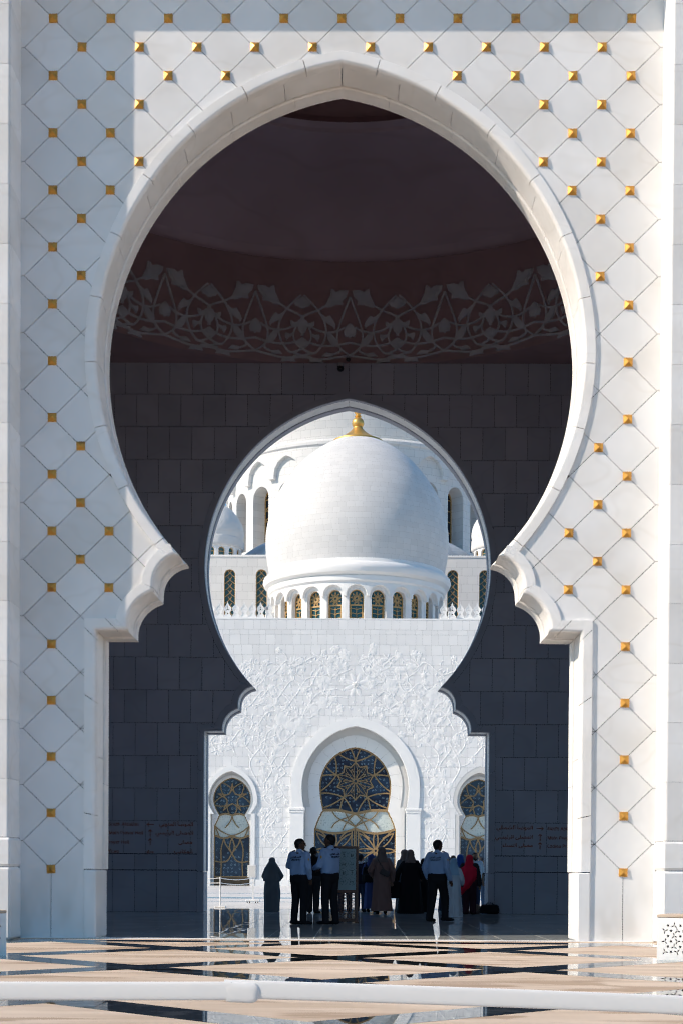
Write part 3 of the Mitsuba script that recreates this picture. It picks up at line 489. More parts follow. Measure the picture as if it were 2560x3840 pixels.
def ring_recess(D, cx, yi, outer, ring_o, glass_o, yg, step):
    add(D, ext(sym(outer, cx).buffer(.3).difference(sym(ring_o, cx)), yi, yi + .5), 'mosque_marble')
    cuts = unary_union([LineString([(cx, glass_o[0][1] - 3), (cx + 9 * math.sin(math.radians(a)), glass_o[0][1] - 3 + 9 * math.cos(math.radians(a)))]).buffer(.012) for a in np.arange(-112, 113, 16)] + [LineString([(cx - 6, z), (cx + 6, z)]).buffer(.012) for z in (1.4, 2.9, 4.4)])
    for q in polys(band(ring_o, glass_o, cx).difference(cuts)): add(D + '__ring_stone', ext(q, yi - .08, yg + .3), 'relief_marble', 40)
    add(D + '__inner_ring', ext(band(ring_o, glass_o, cx), yi - .05, yg + .28), 'mosque_joint')
RO = down(dome_arch(4.11, 8.75, 13.2, 6.9, 3.9), 4.3, 0.0)
stepz = [(2.83, 6.62), (2.98, 6.45), (3.06, 6.2), (3.2, 6.0), (3.28, 5.75), (3.4, 5.5), (3.48, 5.2), (3.56, 5.02), (3.56, 0.0)]
GO = np.vstack([dome_arch(3.12, 8.72, 12.17, 6.62, 2.83), stepz[1:]])
D = M + '__main_doorway'
ring_recess(D, 0, YM + 1.5, CI, RO, GO, YM + 2.0, None)
whole = sym(GO)
def above(curvepts): return Polygon(list(curvepts) + [(6, 14), (-6, 14)])
T1 = [(-6, 6.3), (-2.83, 6.62)] + [(x, 6.62 + .06 - .34 * max(0, 1 - abs(abs(x) - 0) / 1.5) + .02 * math.cos(x)) for x in np.linspace(-2.7, 2.7, 21)] + [(2.83, 6.62), (6, 6.3)]
T2 = [(-6, 5.02)] + [(x, 5.02 - .38 * math.sin(math.pi * min(1, abs(x) / 3.56)) + (.05 if abs(x) < .2 else 0)) for x in np.linspace(-3.56, 3.56, 29)] + [(6, 5.02)]
upper = whole.intersection(above(T1)); mid = whole.intersection(above(T2)).difference(above(T1)); lower = whole.difference(above(T2)).intersection(sbox(-5, .75, 5, 9))
C = np.array([0, 9.22]); dv = lambda a, r: C + r * np.array([math.cos(math.radians(a)), math.sin(math.radians(a))])
lat = []
for k in range(5):
    a = 90 + 72 * k; nd = dv(a, 1.74)
    for da, rr, bd in ((13.6, 3.6, -.10), (36, 3.7, .16)):
        lat += [curve(nd, dv(a + da, rr), bd), curve(nd, dv(a - da, rr), -bd)]
star = [dv(90 + 36 * k / 2, (1.66, 1.27)[k % 2]) for k in range(21)]
lat_u = unary_union([ribbon(lat, .115), ribbon([star], .095)])
rose = [l for k in range(10) for l in lens(C, 90 + 36 * k, .12, 1.64, .2)] + [l for k in range(10) for l in lens(C, 108 + 36 * k, .4, 1.1, .25)]
lat_u = unary_union([lat_u, ribbon(rose, .048)])
glaze(D + '__transom', upper, lat_u, YM + 2.05, 'navy_glass', .12, .12)
z1, z0 = 6.55, 4.9
LP = lambda pts, sg: catmull([(sg * (x - 742) / 167.5, 6.62 - (y - 1170) / 165.0) for x, y in pts], 5)
lm = [LP(q, sg) for sg in (1, -1) for q in ([(395, 1160), (455, 1245), (535, 1300), (640, 1345), (742, 1400)], [(400, 1420), (450, 1350), (535, 1300), (640, 1262), (742, 1205)], [(585, 1160), (610, 1230), (650, 1300), (742, 1392)], [(560, 1450), (600, 1370), (650, 1300), (742, 1208)])]
glaze(D + '__pale_panel', mid, ribbon(lm, .095), YM + 2.05, 'pale_glass', .11, .12)
for s in (-1, 1):
    leaf = lower.intersection(sbox(.02, 0, 4, 9) if s > 0 else sbox(-4, 0, -.02, 9)); c = (s * 1.8, 3.12)
    ll = [l for k in range(8) for l in lens(c, 90 + 45 * k, .1, 2.2 if k % 2 else 1.75, .24)] + [[(s * .06, .7), (s * .06, 5.2)], curve((s * .25, 5), (s * .2, 2.5), .05 * s), curve((s * 3.3, .7), (c[0], 1.3), .2 * s), curve((s * .2, .7), (c[0], 1.3), -.2 * s), curve((s * 3.3, 5), (s * 2.4, 4.2), .1), curve((s * .4, 5), (s * 1.3, 4.2), -.1)]
    glaze(D + '__door_leaf', leaf, ribbon(ll, .115), YM + 2.05, 'navy_glass', .09, .12)
add(D + '__kick_plate', bx(-3.56, 3.56, YM + 1.95, YM + 2.1, 0.02, .75), 'bronze_dark')
add(D + '__backing', bx(-4.4, 4.4, YM + 2.14, YM + 2.3, 0, 13.4), 'dark_glass')
SRO = down(dome_arch(1.86, 7.5, 9.66, 6.2, 1.32), 1.72, 0.0)
sstep = [(1.12, 6.14), (1.2, 6.0), (1.28, 5.8), (1.38, 5.6), (1.46, 5.4), (1.57, 5.25), (1.57, 0.0)]
SG = np.vstack([dome_arch(1.65, 7.5, 9.43, 6.14, 1.12), sstep[1:]])
for i, s in enumerate((-1, 1)):
    D = M + ('__side_doorway', '__side_doorway_001')[i]; cx = s * SX
    ring_recess(D, cx, YM + 1.2, SI, SRO, SG, YM + 1.5, None)
    whole = sym(SG, cx); t1 = [(cx - 4, 6.2)] + [(cx + x, 6.14 + .14 * math.sin(math.pi * min(1, abs(x) / 1.12))) for x in np.linspace(-1.2, 1.2, 17)] + [(cx + 4, 6.2)]
    t2 = [(cx - 4, 4.36)] + [(cx + x, 4.36 - .22 * math.sin(math.pi * min(1, abs(x) / 1.4))) for x in np.linspace(-1.57, 1.57, 17)] + [(cx + 4, 4.36)]
    ab = lambda c: Polygon(list(c) + [(cx + 5, 14), (cx - 5, 14)])
    up_, md, lo_ = whole.intersection(ab(t1)), whole.intersection(ab(t2)).difference(ab(t1)), whole.difference(ab(t2)).intersection(sbox(cx - 3, .75, cx + 3, 9))
    C = np.array([cx, 7.62]); la = []
    for k in range(5):
        a = 90 + 72 * k; la += [curve(dv(a + 36, 1.75), dv(a - 36, .45), .22), curve(dv(a - 36, 1.75), dv(a + 36, .45), -.22)]
        la += [[dv(a - 14, .62), dv(a, 1.3), dv(a + 14, .62), dv(a + 36, .5)]]
    glaze(D + '__transom', up_, ribbon(la, .085), YM + 1.55, 'navy_glass', .08, .1)
    X = lambda x: cx + x
    lb = [curve((X(0), 6.1), (X(-.62), 5.05), .18), curve((X(0), 6.1), (X(.62), 5.05), -.18), curve((X(-1.57), 5.3), (X(0), 4.35), -.16), curve((X(1.57), 5.3), (X(0), 4.35), .16), curve((X(-1.5), 5.25), (X(-.98), 4.1), -.06), curve((X(1.5), 5.25), (X(.98), 4.1), .06)]
    glaze(D + '__pale_panel', md, ribbon(lb, .09), YM + 1.55, 'pale_glass', .08, .1)
    px = lambda x, y: (X((x - 470) / 222.0), (2265 - y) / 222.0 + .35)
    lc = [[px(x, y) for x, y in q] for q in ([(290, 1330), (310, 1420), (340, 1530), (400, 1620), (470, 1720), (550, 1850), (660, 1890), (790, 1870)], [(650, 1330), (630, 1420), (600, 1530), (540, 1620), (470, 1720), (390, 1850), (280, 1890), (140, 1870)],
          [(350, 1330), (430, 1390), (490, 1470), (515, 1580), (500, 1660), (470, 1720)], [(590, 1330), (510, 1390), (450, 1470), (425, 1580), (440, 1660), (470, 1720)], [(310, 1440), (265, 1600), (255, 1750), (265, 1900), (255, 2100), (258, 2260)], [(630, 1440), (680, 1600), (685, 1750), (670, 1900), (680, 2100), (680, 2260)])]
    glaze(D + '__door_leaf', lo_, ribbon([catmull(q, 4) for q in lc], .1), YM + 1.55, 'navy_glass', .08, .1)
    add(D + '__kick_plate', bx(cx - 1.57, cx + 1.57, YM + 1.45, YM + 1.6, .02, .75), 'bronze_dark')
    add(D + '__backing', bx(cx - 2.2, cx + 2.2, YM + 1.64, YM + 1.8, 0, 10), 'dark_glass')
# carved flowers and vines on the front wall
FR = M + '__carving'
def vine_mesh(p, w=.045, h=.034):
    p = np.array(p); t = np.gradient(p, axis=0); t /= np.linalg.norm(t, axis=1)[:, None] + 1e-9; n = np.stack([-t[:, 1], t[:, 0]], 1); k = len(p)
    q = np.concatenate([p + n * w, p + n * w * .5, p - n * w * .5, p - n * w]); y = np.concatenate([np.full(k, YM), np.full(k, YM - h), np.full(k, YM - h), np.full(k, YM)])
    v = np.stack([q[:, 0], y, q[:, 1]], 1); f = []
    for b in range(3):
        for i in range(k - 1): f += [[b * k + i, b * k + i + 1, (b + 1) * k + i + 1], [b * k + i, (b + 1) * k + i + 1, (b + 1) * k + i]]
    return trimesh.Trimesh(v, f, process=False)
def petal_ring(c, n, r0, r1, w, h, a0):
    v, f = [], []
    for k in range(n):
        a = a0 + 2 * math.pi * k / n; d = np.array([math.cos(a), math.sin(a)]); e = np.array([-d[1], d[0]]); b = len(v)
        for (r, s, y) in ((r0, 0, .02), ((r0 + r1) * .5, w, .0), (r1 * .92, w * .75, .0), (r1, 0, .0), (r1 * .92, -w * .75, 0), ((r0 + r1) * .5, -w, 0), ((r0 + r1) * .55, 0, h)):
            q = c + d * r + e * s; v.append((q[0], YM - y - .005, q[1]))
        f += [[b + i, b + (i + 1) % 6, b + 6] for i in range(6)]
    return trimesh.Trimesh(v, f, process=False)
def flower(c, r): return cat([petal_ring(c, 5, r * .1, r, r * .42, .045, rng.random() * 6), petal_ring(c, 5, 0, r * .5, r * .22, .065, rng.random() * 6)])
def leaf_mesh(c, a, l, w): return petal_ring(np.array(c), 1, 0, l, w, .034, a)
blocked = unary_union([rims.buffer(.12), Point(0, 17.4).buffer(1.15)])
leaves, guides = [], []
for s in (-1, 1):
    g = lambda pts: [(s * x, z) for x, z in pts]
    guides += [g([(7.3, 2.6), (6.5, 4.2), (7.6, 5.6), (6.6, 7.2), (7.9, 8.8), (7.2, 10.4), (8.2, 12.2), (6.6, 13.2), (5.2, 14.6), (3.6, 14.6), (2.4, 16.0), (.9, 16.2)]),
               g([(6.4, 3.4), (7.7, 4.8), (6.7, 6.4), (7.9, 7.6), (6.6, 9.4), (7.2, 11.4), (5.9, 12.6), (5.0, 13.6), (4.2, 15.4), (3.0, 16.6), (1.5, 17.0)]),
               g([(8.6, 11.2), (9.6, 12.4), (9.0, 14.0), (10.4, 15.0), (9.6, 16.6), (8.2, 16.2), (7.0, 17.2), (5.4, 16.4), (4.4, 17.8), (3.0, 18.0), (1.8, 18.8), (.5, 20.2)]),
               g([(11.6, 11.2), (12.4, 12.6), (11.2, 13.6), (12.2, 15.0), (11.2, 16.6), (9.8, 17.8), (8.4, 17.6), (7.2, 18.6)]), g([(9.9, 17.3), (9.0, 18.9), (9.6, 19.6)]), g([(5.4, 16.4), (6.2, 15.2), (7.6, 14.9), (8.6, 13.4)]),
               g([(4.4, 17.8), (5.4, 18.9), (4.6, 19.7)]), g([(2.0, 18.6), (3.2, 19.4), (2.5, 20.1)]), g([(3.0, 16.6), (2.2, 17.6), (1.5, 18.7), (2.2, 19.6)]), g([(8.2, 8.8), (9.0, 10.6), (8.4, 12.0)]), g([(6.0, 14.2), (7.2, 15.8), (8.8, 15.3)])]
for s in (-1, 1):
    g = lambda pts: [(s * x, z) for x, z in pts]
    guides += [g([(8.9, 13.2), (10.2, 13.6), (10.9, 12.4), (12.2, 12.2)]), g([(1.4, 16.6), (2.6, 15.4), (3.8, 15.9), (4.6, 14.9), (5.8, 15.2), (6.4, 14.0), (7.4, 13.4), (7.8, 12.0)]), g([(.4, 19.4), (1.3, 19.9), (2.2, 19.2), (3.6, 19.9), (4.8, 18.9), (6.0, 19.3), (7.4, 18.2), (9.2, 18.6), (10.6, 17.2), (11.8, 17.4)]),
               g([(5.7, 11.6), (6.4, 10.6), (6.1, 9.8), (6.9, 9.0), (6.3, 8.0), (7.4, 7.0), (6.9, 5.8), (7.9, 4.9), (7.3, 3.6)]), g([(8.0, 10.2), (7.5, 8.2), (8.3, 7.4)]), g([(3.2, 18.6), (4.2, 17.0), (5.6, 17.6), (6.8, 16.2), (8.0, 16.9), (9.2, 15.3), (10.2, 16.2), (11.4, 15.2), (12.4, 16.2)]), g([(10.3, 11.4), (11.2, 12.2), (12.4, 11.5)]), g([(.3, 18.8), (1.0, 18.4), (1.9, 17.9)])]
def clear(p): return not blocked.contains(Point(p)) and p[1] < 20.9
for g in guides:
    c = catmull([np.array(p) + rng.normal(0, .12, 2) for p in g], 7); run = []
    for p in list(c) + [None]:
        if p is not None and clear(p): run.append(p)
        else:
            if len(run) > 3: add(FR + '__vine', vine_mesh(run), 'relief_marble', 50)
            run = []
    i = int(rng.integers(2, 6))
    while i < len(c) - 2:
        p, t = c[i], c[i + 1] - c[i]; a = math.atan2(t[1], t[0]); sd = rng.choice([-1, 1])
        if rng.random() < .52:
            b = a + sd * (.9 + rng.random() * .5); L = .55 + rng.random() * .6
            q = p + L * np.array([math.cos(b), math.sin(b)]); st = curve(p, q, sd * .25, 7)
            if clear(q):
                add(FR + '__vine', vine_mesh(st, .03, .035), 'relief_marble', 50); add(FR + '__flower', flower(q, .22 + .16 * rng.random()), 'relief_marble', 30)
        for q in (1, -1):
            if rng.random() < .75:
                l0 = p + .06 * q * np.array([-math.sin(a), math.cos(a)])
                if clear(l0 + q * .4 * np.array([-math.sin(a), math.cos(a)])): leaves.append(leaf_mesh(l0, a + q * (.7 + .5 * rng.random()), .34 + .22 * rng.random(), .1))
        i += int(rng.integers(2, 5))
for _ in range(260):
    p = np.array([rng.uniform(-12, 12), rng.uniform(12, 19.8)])
    if clear(p) and p[1] < 20.5 - .12 * abs(p[0]): leaves.append(cat([leaf_mesh(p, a, .3, .08) for a in (rng.random() * 6, rng.random() * 6)]))
for l in leaves[:290]: add(FR + '__leaf', l, 'relief_marble', 30)
if leaves[290:]: lab(add(FR + '__smaller_leaves', cat(leaves[290:]), 'relief_marble', 30), kind='stuff')
add(FR + '__star_flower', cat([petal_ring(np.array([0, 17.4]), 8, .05, 1.1, .19, .05, math.pi / 8), petal_ring(np.array([0, 17.4]), 8, 0, .35, .07, .15, 0)]), 'relief_marble', 30)
for q, r in (((-2.75, 17.55), .62), ((2.95, 17.4), .62), ((-2.9, 15.85), .5), ((6.6, 16.5), .55), ((-.95, 20.0), .5), ((-6.4, 14.4), .6), ((-4.7, 14.0), .62), ((5.2, 15.7), .5)):
    add(FR + '__flower', flower(np.array(q), r), 'relief_marble', 30)
# roof, parapet crest
add(M + '__roof', bx(-34, 34, YM + .6, 152, 22.0, 22.6), 'mosque_marble')
crest = [(.33, 0), (.33, .16), (.2, .3), (.17, .42), (.3, .62), (.33, .8), (.24, .94), (.1, 1.08), (0, 1.4)]
cp = sym(crest[::-1]).difference(unary_union([Point(0, .72).buffer(.07), Point(-.12, .66).buffer(.045), Point(.12, .66).buffer(.045), Point(0, .9).buffer(.05), Point(0, .35).buffer(.06)]))
crest_m = cat([ext(cp, 0, .1), ext(sym(crest[::-1]).difference(sym(crest[::-1]).buffer(-.06)), -.04, .0)])
crest_p = mikit.ply(crest_m, 'relief_marble')
for s in (-1, 1):
    for i in range(10):
        k = key_for(M + '__crest'); scene[k] = {**crest_p, 'to_world': mi.ScalarTransform4f().translate([s * (7.55 + .715 * i), YM + .6, 23.25])}
    add(M + '__crest_base', bx(*sorted((s * 7.2, s * 14.2)), YM + .5, YM + .8, 23.12, 23.27), 'relief_marble')
# the block behind with tall windows
YK = 152.0
wins = [-16.0, -12.82, -9.62, 9.6, 12.8, 16.0]
def arched(hw, z0, zt, cx=0.0): return unary_union([sbox(cx - hw, z0, cx + hw, zt - hw), Point(cx, zt - hw).buffer(hw, 16)])
add(M + '__upper_block', ext(sbox(-40, 22, 40, 33.0).difference(unary_union([arched(.56, 23.6, 31.75, w) for w in wins])), YK, YK + .8), 'block_marble')
add(M + '__upper_block', bx(-40, 40, YK + .8, 215, 32.4, 32.9), 'block_marble'); add(M + '__upper_block', bx(-40, 40, YK - .08, YK + .3, 33.0, 33.18), 'relief_marble')
for w in wins:
    r = arched(.57, 23.6, 31.76, w); la = []
    for i in range(12):
        z = 23.8 + .66 * i; la += [curve((w - .56, z - .1), (w + .2, z + .62), -.12), curve((w + .56, z - .1), (w - .2, z + .62), .12)]
    W = key_for(M + '__tall_window'); fr = r.difference(r.buffer(-.075)); bars = unary_union([ribbon(la, .065), fr]).intersection(r)
    add(W + '__lattice', ext(bars, YK + .22, YK + .4), 'bronze_light'); add(W + '__pane', ext(r, YK + .46, YK + .5), 'teal_glass')
# curved walls: arched layers bent round an axis
def bend(mesh, R, cyy, th, size):
    v, f = trimesh.remesh.subdivide_to_size(mesh.vertices, mesh.faces, size, max_iter=14)
    a = v[:, 0] / R + th; r = R - v[:, 1]
    return trimesh.Trimesh(np.stack([r * np.sin(a), cyy - r * np.cos(a), v[:, 2]], 1), f, process=False)
def shell(mesh, R, cx, cyy, th, size=.6):
    m_ = bend(mesh, R, cyy, th, size); m_.apply_translation((cx, 0, 0)); return m_
# front dome
YD, RD = 139.5, 7.55
DM = M + '__front_dome'
seg = 2 * math.pi / 24
for k in range(-7, 8):
    hw = seg * RD / 2
    wall = sbox(-hw, 22.6, hw, 26.6).difference(arched(.66, 23.1, 26.02))
    add(DM + '__drum', shell(ext(wall, 0, .55), RD, 0, YD, k * seg), MQ[k % 4], 30)
    arch = sbox(-hw, 25.4, hw, 26.62).difference(unary_union([Point(0, 25.5).buffer(.86, 16), sbox(-.86, 25, .86, 25.5)]))
    add(DM + '__blind_arch', shell(ext(arch, -.42, .0), RD, 0, YD, k * seg), 'relief_marble', 30)
    r = arched(.66, 23.1, 26.02); W = DM + '__window'
    C = np.array([0, 25.28]); petals = [l for q in range(9) for l in lens(C, 90 + 40 * q, .1, .56, .24, 7)]
    la = petals + [[(-.66, 24.72), (.66, 24.72)], [(0, 23.1), (0, 24.5)]] + [c for z in (23.55, 23.95, 24.35) for c in (curve((-.6, z + .06), (0, z - .06), .12, 7), curve((.6, z + .06), (0, z - .06), -.12, 7))]
    bars = unary_union([ribbon(la, .055), r.difference(r.buffer(-.07)), sbox(-.66, 24.62, .66, 24.76), sbox(-.56, 23.1, -.48, 24.6), sbox(.48, 23.1, .56, 24.6)]).intersection(r)
    add(W + '_lattice', shell(ext(bars, .42, .5), RD, 0, YD, k * seg), 'bronze_light'); add(W + '_pane', shell(ext(r.buffer(.02), .53, .55), RD, 0, YD, k * seg), 'teal_glass' if k > -3 else 'teal_glass')
add(DM + '__cornice', lathe([(RD, 26.6), (RD + .5, 26.6), (RD + .62, 26.72), (RD + .62, 27.12), (RD + .5, 27.16), (RD + .62, 27.24), (RD + .95, 27.4), (RD + 1.1, 27.75), (RD + 1.02, 28.1), (RD + .8, 28.3), (RD + .62, 28.36), (RD + .56, 28.6), (RD + .5, 28.7)], 0, YD, 144), 'relief_marble', 40)
DP = catmull([(8.04, 28.6), (8.14, 29.2), (8.28, 29.97), (8.4, 31.3), (8.3, 32.9), (7.75, 34.96), (6.86, 36.7), (5.25, 38.76), (3.6, 40.1), (2.1, 40.95)], 8)
mat('dome_joint', (.50, .495, .48), .8, .2); add(DM, lathe(np.vstack([DP, [[0, 41.2]]]), 0, YD, 160), 'dome_joint', True)
ds = np.concatenate([[0], np.cumsum(np.linalg.norm(np.diff(DP, axis=0), axis=1))]); nrow = 30
tiles = []
for r in range(nrow):
    s0, s1 = ds[-1] * r / nrow + .008, ds[-1] * (r + 1) / nrow - .008
    r0, z0, r1, z1 = np.interp(s0, ds, DP[:, 0]), np.interp(s0, ds, DP[:, 1]), np.interp(s1, ds, DP[:, 0]), np.interp(s1, ds, DP[:, 1])
    rm = np.interp((s0 + s1) / 2, ds, DP[:, 0]); zm = np.interp((s0 + s1) / 2, ds, DP[:, 1])
    n = max(14, int(round(2 * math.pi * rm / .74))); dr_, dz_ = (r1 - r0), (z1 - z0); L = math.hypot(dr_, dz_); nr, nz = dz_ / L, -dr_ / L
    off = rng.random()
    for c in range(n):
        a0, a1 = 2 * math.pi * (c + off) / n, 2 * math.pi * (c + 1 + off) / n; am = (a0 + a1) / 2; gp = .008 / rm
        v, nn = [], []
        for (rr, zz) in ((r0, z0), (rm, zm), (r1, z1)):
            for a in (a0 + gp, am, a1 - gp):
                v.append((rr * math.sin(a) + nr * .012 * math.sin(a), YD - rr * math.cos(a) - nr * .012 * math.cos(a), zz + nz * .012)); nn.append((nr * math.sin(a), -nr * math.cos(a), nz))
        face_ = math.cos(am) * nr
        tiles.append((face_, np.array(v), np.array(nn)))
tf = np.array([[0, 1, 4], [0, 4, 3], [1, 2, 5], [1, 5, 4], [3, 4, 7], [3, 7, 6], [4, 5, 8], [4, 8, 7]])
tiles.sort(key=lambda t: -t[0])
for t in tiles[:295]: add_n(DM + '__tile', t[1], tf, t[2], DT[int(rng.integers(0, 4))])
rest = tiles[295:]
for i in range(4):
    g = rest[i::4]; k = add_n(DM + '__outer_tiles', np.vstack([t[1] for t in g]), np.vstack([tf + 9 * j for j in range(len(g))]), np.vstack([t[2] for t in g]), DT[i]); lab(k, kind='stuff')
add(DM + '__finial', lathe([(2.3, 40.72), (2.36, 40.82), (2.3, 40.98), (1.9, 41.14), (1.35, 41.42), (.95, 41.7), (.65, 41.95), (.48, 42.15), (.44, 42.26)] + [(.08 + .48 * math.cos(a), 42.68 + .5 * math.sin(a)) for a in np.linspace(-.8, 1.2, 10)] + [(.2, 43.2), (.33, 43.3), (.2, 43.42)] + [(.05 + .33 * math.cos(a), 43.8 + .34 * math.sin(a)) for a in np.linspace(-1, 1.2, 8)] + [(.12, 44.2), (.08, 45.4), (0, 45.5)], 0, YD, 64), 'finial_gold', 40)
# main drum and dome behind
YQ, RQ = 185.0, 15.85
BD = M + '__main_dome'
sg = math.radians(15); hq = sg * RQ / 2
for k in range(-6, 7):
    nw = 1.33
    add(BD + '__drum', shell(ext(sbox(-hq, 32.5, hq, 49.1).difference(arched(nw, 38.6, 45.6)), 0, 1.9), RQ, 0, YQ, k * sg, .9), 'drum_marble', 30)
    arch = sbox(-hq, 46.0, hq, 49.1).difference(unary_union([Polygon([(-1.65, 45.5), (-1.65, 46.4), (-1.5, 47.2), (-1.1, 47.8), (-.5, 48.2), (0, 48.42), (.5, 48.2), (1.1, 47.8), (1.5, 47.2), (1.65, 46.4), (1.65, 45.5)])]))
    add(BD + '__blind_arch', shell(ext(arch, -.5, 0), RQ, 0, YQ, k * sg, .9), 'drum_marble', 30)
    r = arched(nw - .02, 38.62, 45.58); W = BD + '__window'; la = [[(-nw, z), (nw, z)] for z in np.arange(39.5, 45, 1.25)] + [[(0, 38.6), (0, 44.2)]] + [curve((-nw, z), (0, z + .4), .2) for z in np.arange(39.5, 44, 1.25)]
    add(W + '_lattice', shell(ext(unary_union([ribbon(la, .1), r.difference(r.buffer(-.12))]).intersection(r), 1.66, 1.76), RQ, 0, YQ, k * sg, .9), 'bronze_light')
    add(W + '_pane', shell(ext(r, 1.8, 1.85), RQ, 0, YQ, k * sg, .9), 'dark_glass')
add(BD, lathe([(RQ, 49.05), (RQ + .55, 49.05), (RQ + .7, 49.2), (RQ + .72, 49.5), (RQ + .5, 49.75), (RQ + .35, 49.85)] + [(RQ - .6 + 1.4 * math.sin(math.pi * t / 1.2) ** 1 - 9 * max(0, t - .35) ** 2 * 3, 49.9 + 16 * t) for t in np.linspace(0, 1, 18)] + [(0, 67)], 0, YQ, 160), 'drum_marble', 40)
add(M + '__low_dome', lathe([(14.4 * math.cos(a), 32.8 + 6.0 * math.sin(a)) for a in np.linspace(0, 1.45, 24)], 0, 167.0, 96), 'blue_roof', True)
for s in (-1, 1):
    SD = M + ('__small_dome' if s < 0 else '__small_dome_001'); cx, cyy, r0 = s * 15.05, 158.0, 2.95
    for k in range(-5, 6):
        h = math.radians(22.5) * r0 / 2
        add(SD + '__drum', shell(ext(sbox(-h, 32.8, h, 34.9).difference(arched(.36, 33.3, 34.75)), 0, .3), r0, cx, cyy, k * math.radians(22.5), .5), 'relief_marble', 30)
        r = arched(.36, 33.3, 34.75); add(SD + '__window', shell(ext(r.difference(r.buffer(-.07)).union(sbox(-.36, 34.25, .36, 34.33)), .2, .26), r0, cx, cyy, k * math.radians(22.5), .5), 'bronze_light')
        add(SD + '__pane', shell(ext(r, .27, .29), r0, cx, cyy, k * math.radians(22.5), .5), 'teal_glass')
    add(SD, lathe([(r0, 34.9), (r0 + .15, 34.9), (r0 + .27, 35.1), (r0 + .22, 35.9)] + catmull([(r0 + .14, 35.95), (r0 + .22, 36.7), (r0 - .05, 37.7), (r0 - .8, 38.8), (r0 - 1.75, 39.6), (.5, 40.3), (.0, 40.5)], 5).tolist(), cx, cyy, 96), 'mosque_marble', 40)
    add(SD + '__finial', lathe([(.5, 40.25), (.2, 40.5), (.12, 40.8), (.25, 41), (.1, 41.2), (0, 42)], cx, cyy, 24), 'finial_gold', 40)
# ------------------------------------------------------------------ people
MF = manifold3d.Manifold
def sph(c, r, n=14): return MF.sphere(r, n).translate([float(q) for q in c])
def hull(*b): return MF.batch_hull([sph(c, r) for c, r in b])
def chain(pts): return [hull(pts[i], pts[i + 1]) for i in range(len(pts) - 1)]
def to_tri(m_): q = m_.to_mesh(); return trimesh.Trimesh(q.vert_properties[:, :3], q.tri_verts, process=True)
def soft(parts, edge=.035, it=8):
    u = MF.batch_boolean(parts, manifold3d.OpType.Add).refine_to_length(edge); t_ = to_tri(u)
    trimesh.smoothing.filter_taubin(t_, lamb=.5, nu=.53, iterations=it); return t_
def loft(rings, n=40, folds=0, amp=0.0, ph=0.0, cap=True):
    """rings of (z, rx, ry, cx, cy[, fold weight])"""
    a = np.arange(n) * 2 * math.pi / n; v = []
    for q in rings:
        z, rx, ry, x, y = q[:5]; w = (q[5] if len(q) > 5 else 0) * amp
        k = 1 + w * (np.sin(folds * a + ph + z * .8) + .5 * np.sin((folds * 2 - 3) * a + 2 * ph - z))
        v.append(np.stack([x + rx * k * np.cos(a), y + ry * k * np.sin(a), np.full(n, z)], 1))
    v = np.vstack(v); f = []
    for i in range(len(rings) - 1):
        for j in range(n): p, q = i * n + j, i * n + (j + 1) % n; f += [[p, q, q + n], [p, q + n, p + n]]
    m0 = len(v); v = np.vstack([v, [[rings[0][3], rings[0][4], rings[0][0]], [rings[-1][3], rings[-1][4], rings[-1][0]]]])
    for j in range(n): f += [[m0, (j + 1) % n, j], [m0 + 1, (len(rings) - 1) * n + j, (len(rings) - 1) * n + (j + 1) % n]]
    return trimesh.Trimesh(v, f, process=False)
SKIN = {'dark': mat('skin_dark', (.09, .045, .03), .55, .3), 'mid': mat('skin_mid', (.30, .16, .10), .55, .3)}
def cloth(name, c, rough=.85): 
    c = [float(q) for q in c]; lo, hi = [q * .85 for q in c], [q * 1.08 for q in c]
    return mat(name, mikit.proc(lambda p, n, uv: MIX(lo, hi, FB(p.x * 9, p.y * 9, p.z * 5, 3))), rough, .15)
CL = {k: cloth('cloth_' + k, c) for k, c in dict(sky_blue=(.27, .38, .57), black=(.012, .012, .015), navy=(.02, .025, .05), slate=(.15, .17, .19), brown=(.26, .15, .13), taupe=(.20, .145, .13), indigo=(.06, .08, .22), white=(.62, .68, .74),
      pale_blue=(.35, .55, .72), royal=(.02, .10, .40), magenta=(.78, .02, .06), plum=(.05, .02, .03), denim=(.14, .19, .28), denim_dark=(.04, .06, .11), charcoal=(.03, .03, .035), beige=(.25, .19, .15), leather=(.10, .085, .08), white_shirt=(.7, .73, .78)).items()}
mat('hair_black', (.008, .007, .007), .6, .3); mat('phone_black', (.01, .01, .012), .2, .5); mat('lens_black', (.005, .005, .006), .1, .6)
UA, FA = .29, .25
def hand(w, d, side, curl=.5):
    """a palm, four unequal fingers with bends and a thumb from the side of the palm, all round the wrist w and pointing along d"""
    w, d = np.array(w, float), np.array(d, float); d /= np.linalg.norm(d); s = np.cross(d, [0, 0, 1.0]); s = np.array([side, 0, 0.0]) if np.linalg.norm(s) < .3 else s / np.linalg.norm(s) * side
    s = s - d * (s @ d); s /= np.linalg.norm(s); n = np.cross(d, s) * side; P = [hull((w, .028), (w + d * .05 + s * .02, .02)), hull((w + d * .03 - s * .02, .016), (w + d * .085 - s * .024, .014), (w + d * .085 + s * .024, .013), (w + d * .03 + s * .02, .016))]
    for i, (o, l) in enumerate(((-.027, .062), (-.009, .074), (.009, .07), (.026, .055))):
        p0 = w + d * .088 + s * o; p1 = p0 + d * l * .5 + n * l * .2 * curl; p2 = p1 + d * l * .36 + n * l * .42 * curl; P += chain([(p0, .0095), (p1, .009), (p2, .0078)])
    t0 = w + d * .028 - s * .024; t1 = t0 + d * .032 - s * .026 + n * .012; P += chain([(t0, .013), (t1, .0105), (t1 + d * .028 - s * .004 + n * .01, .009)])
    return P
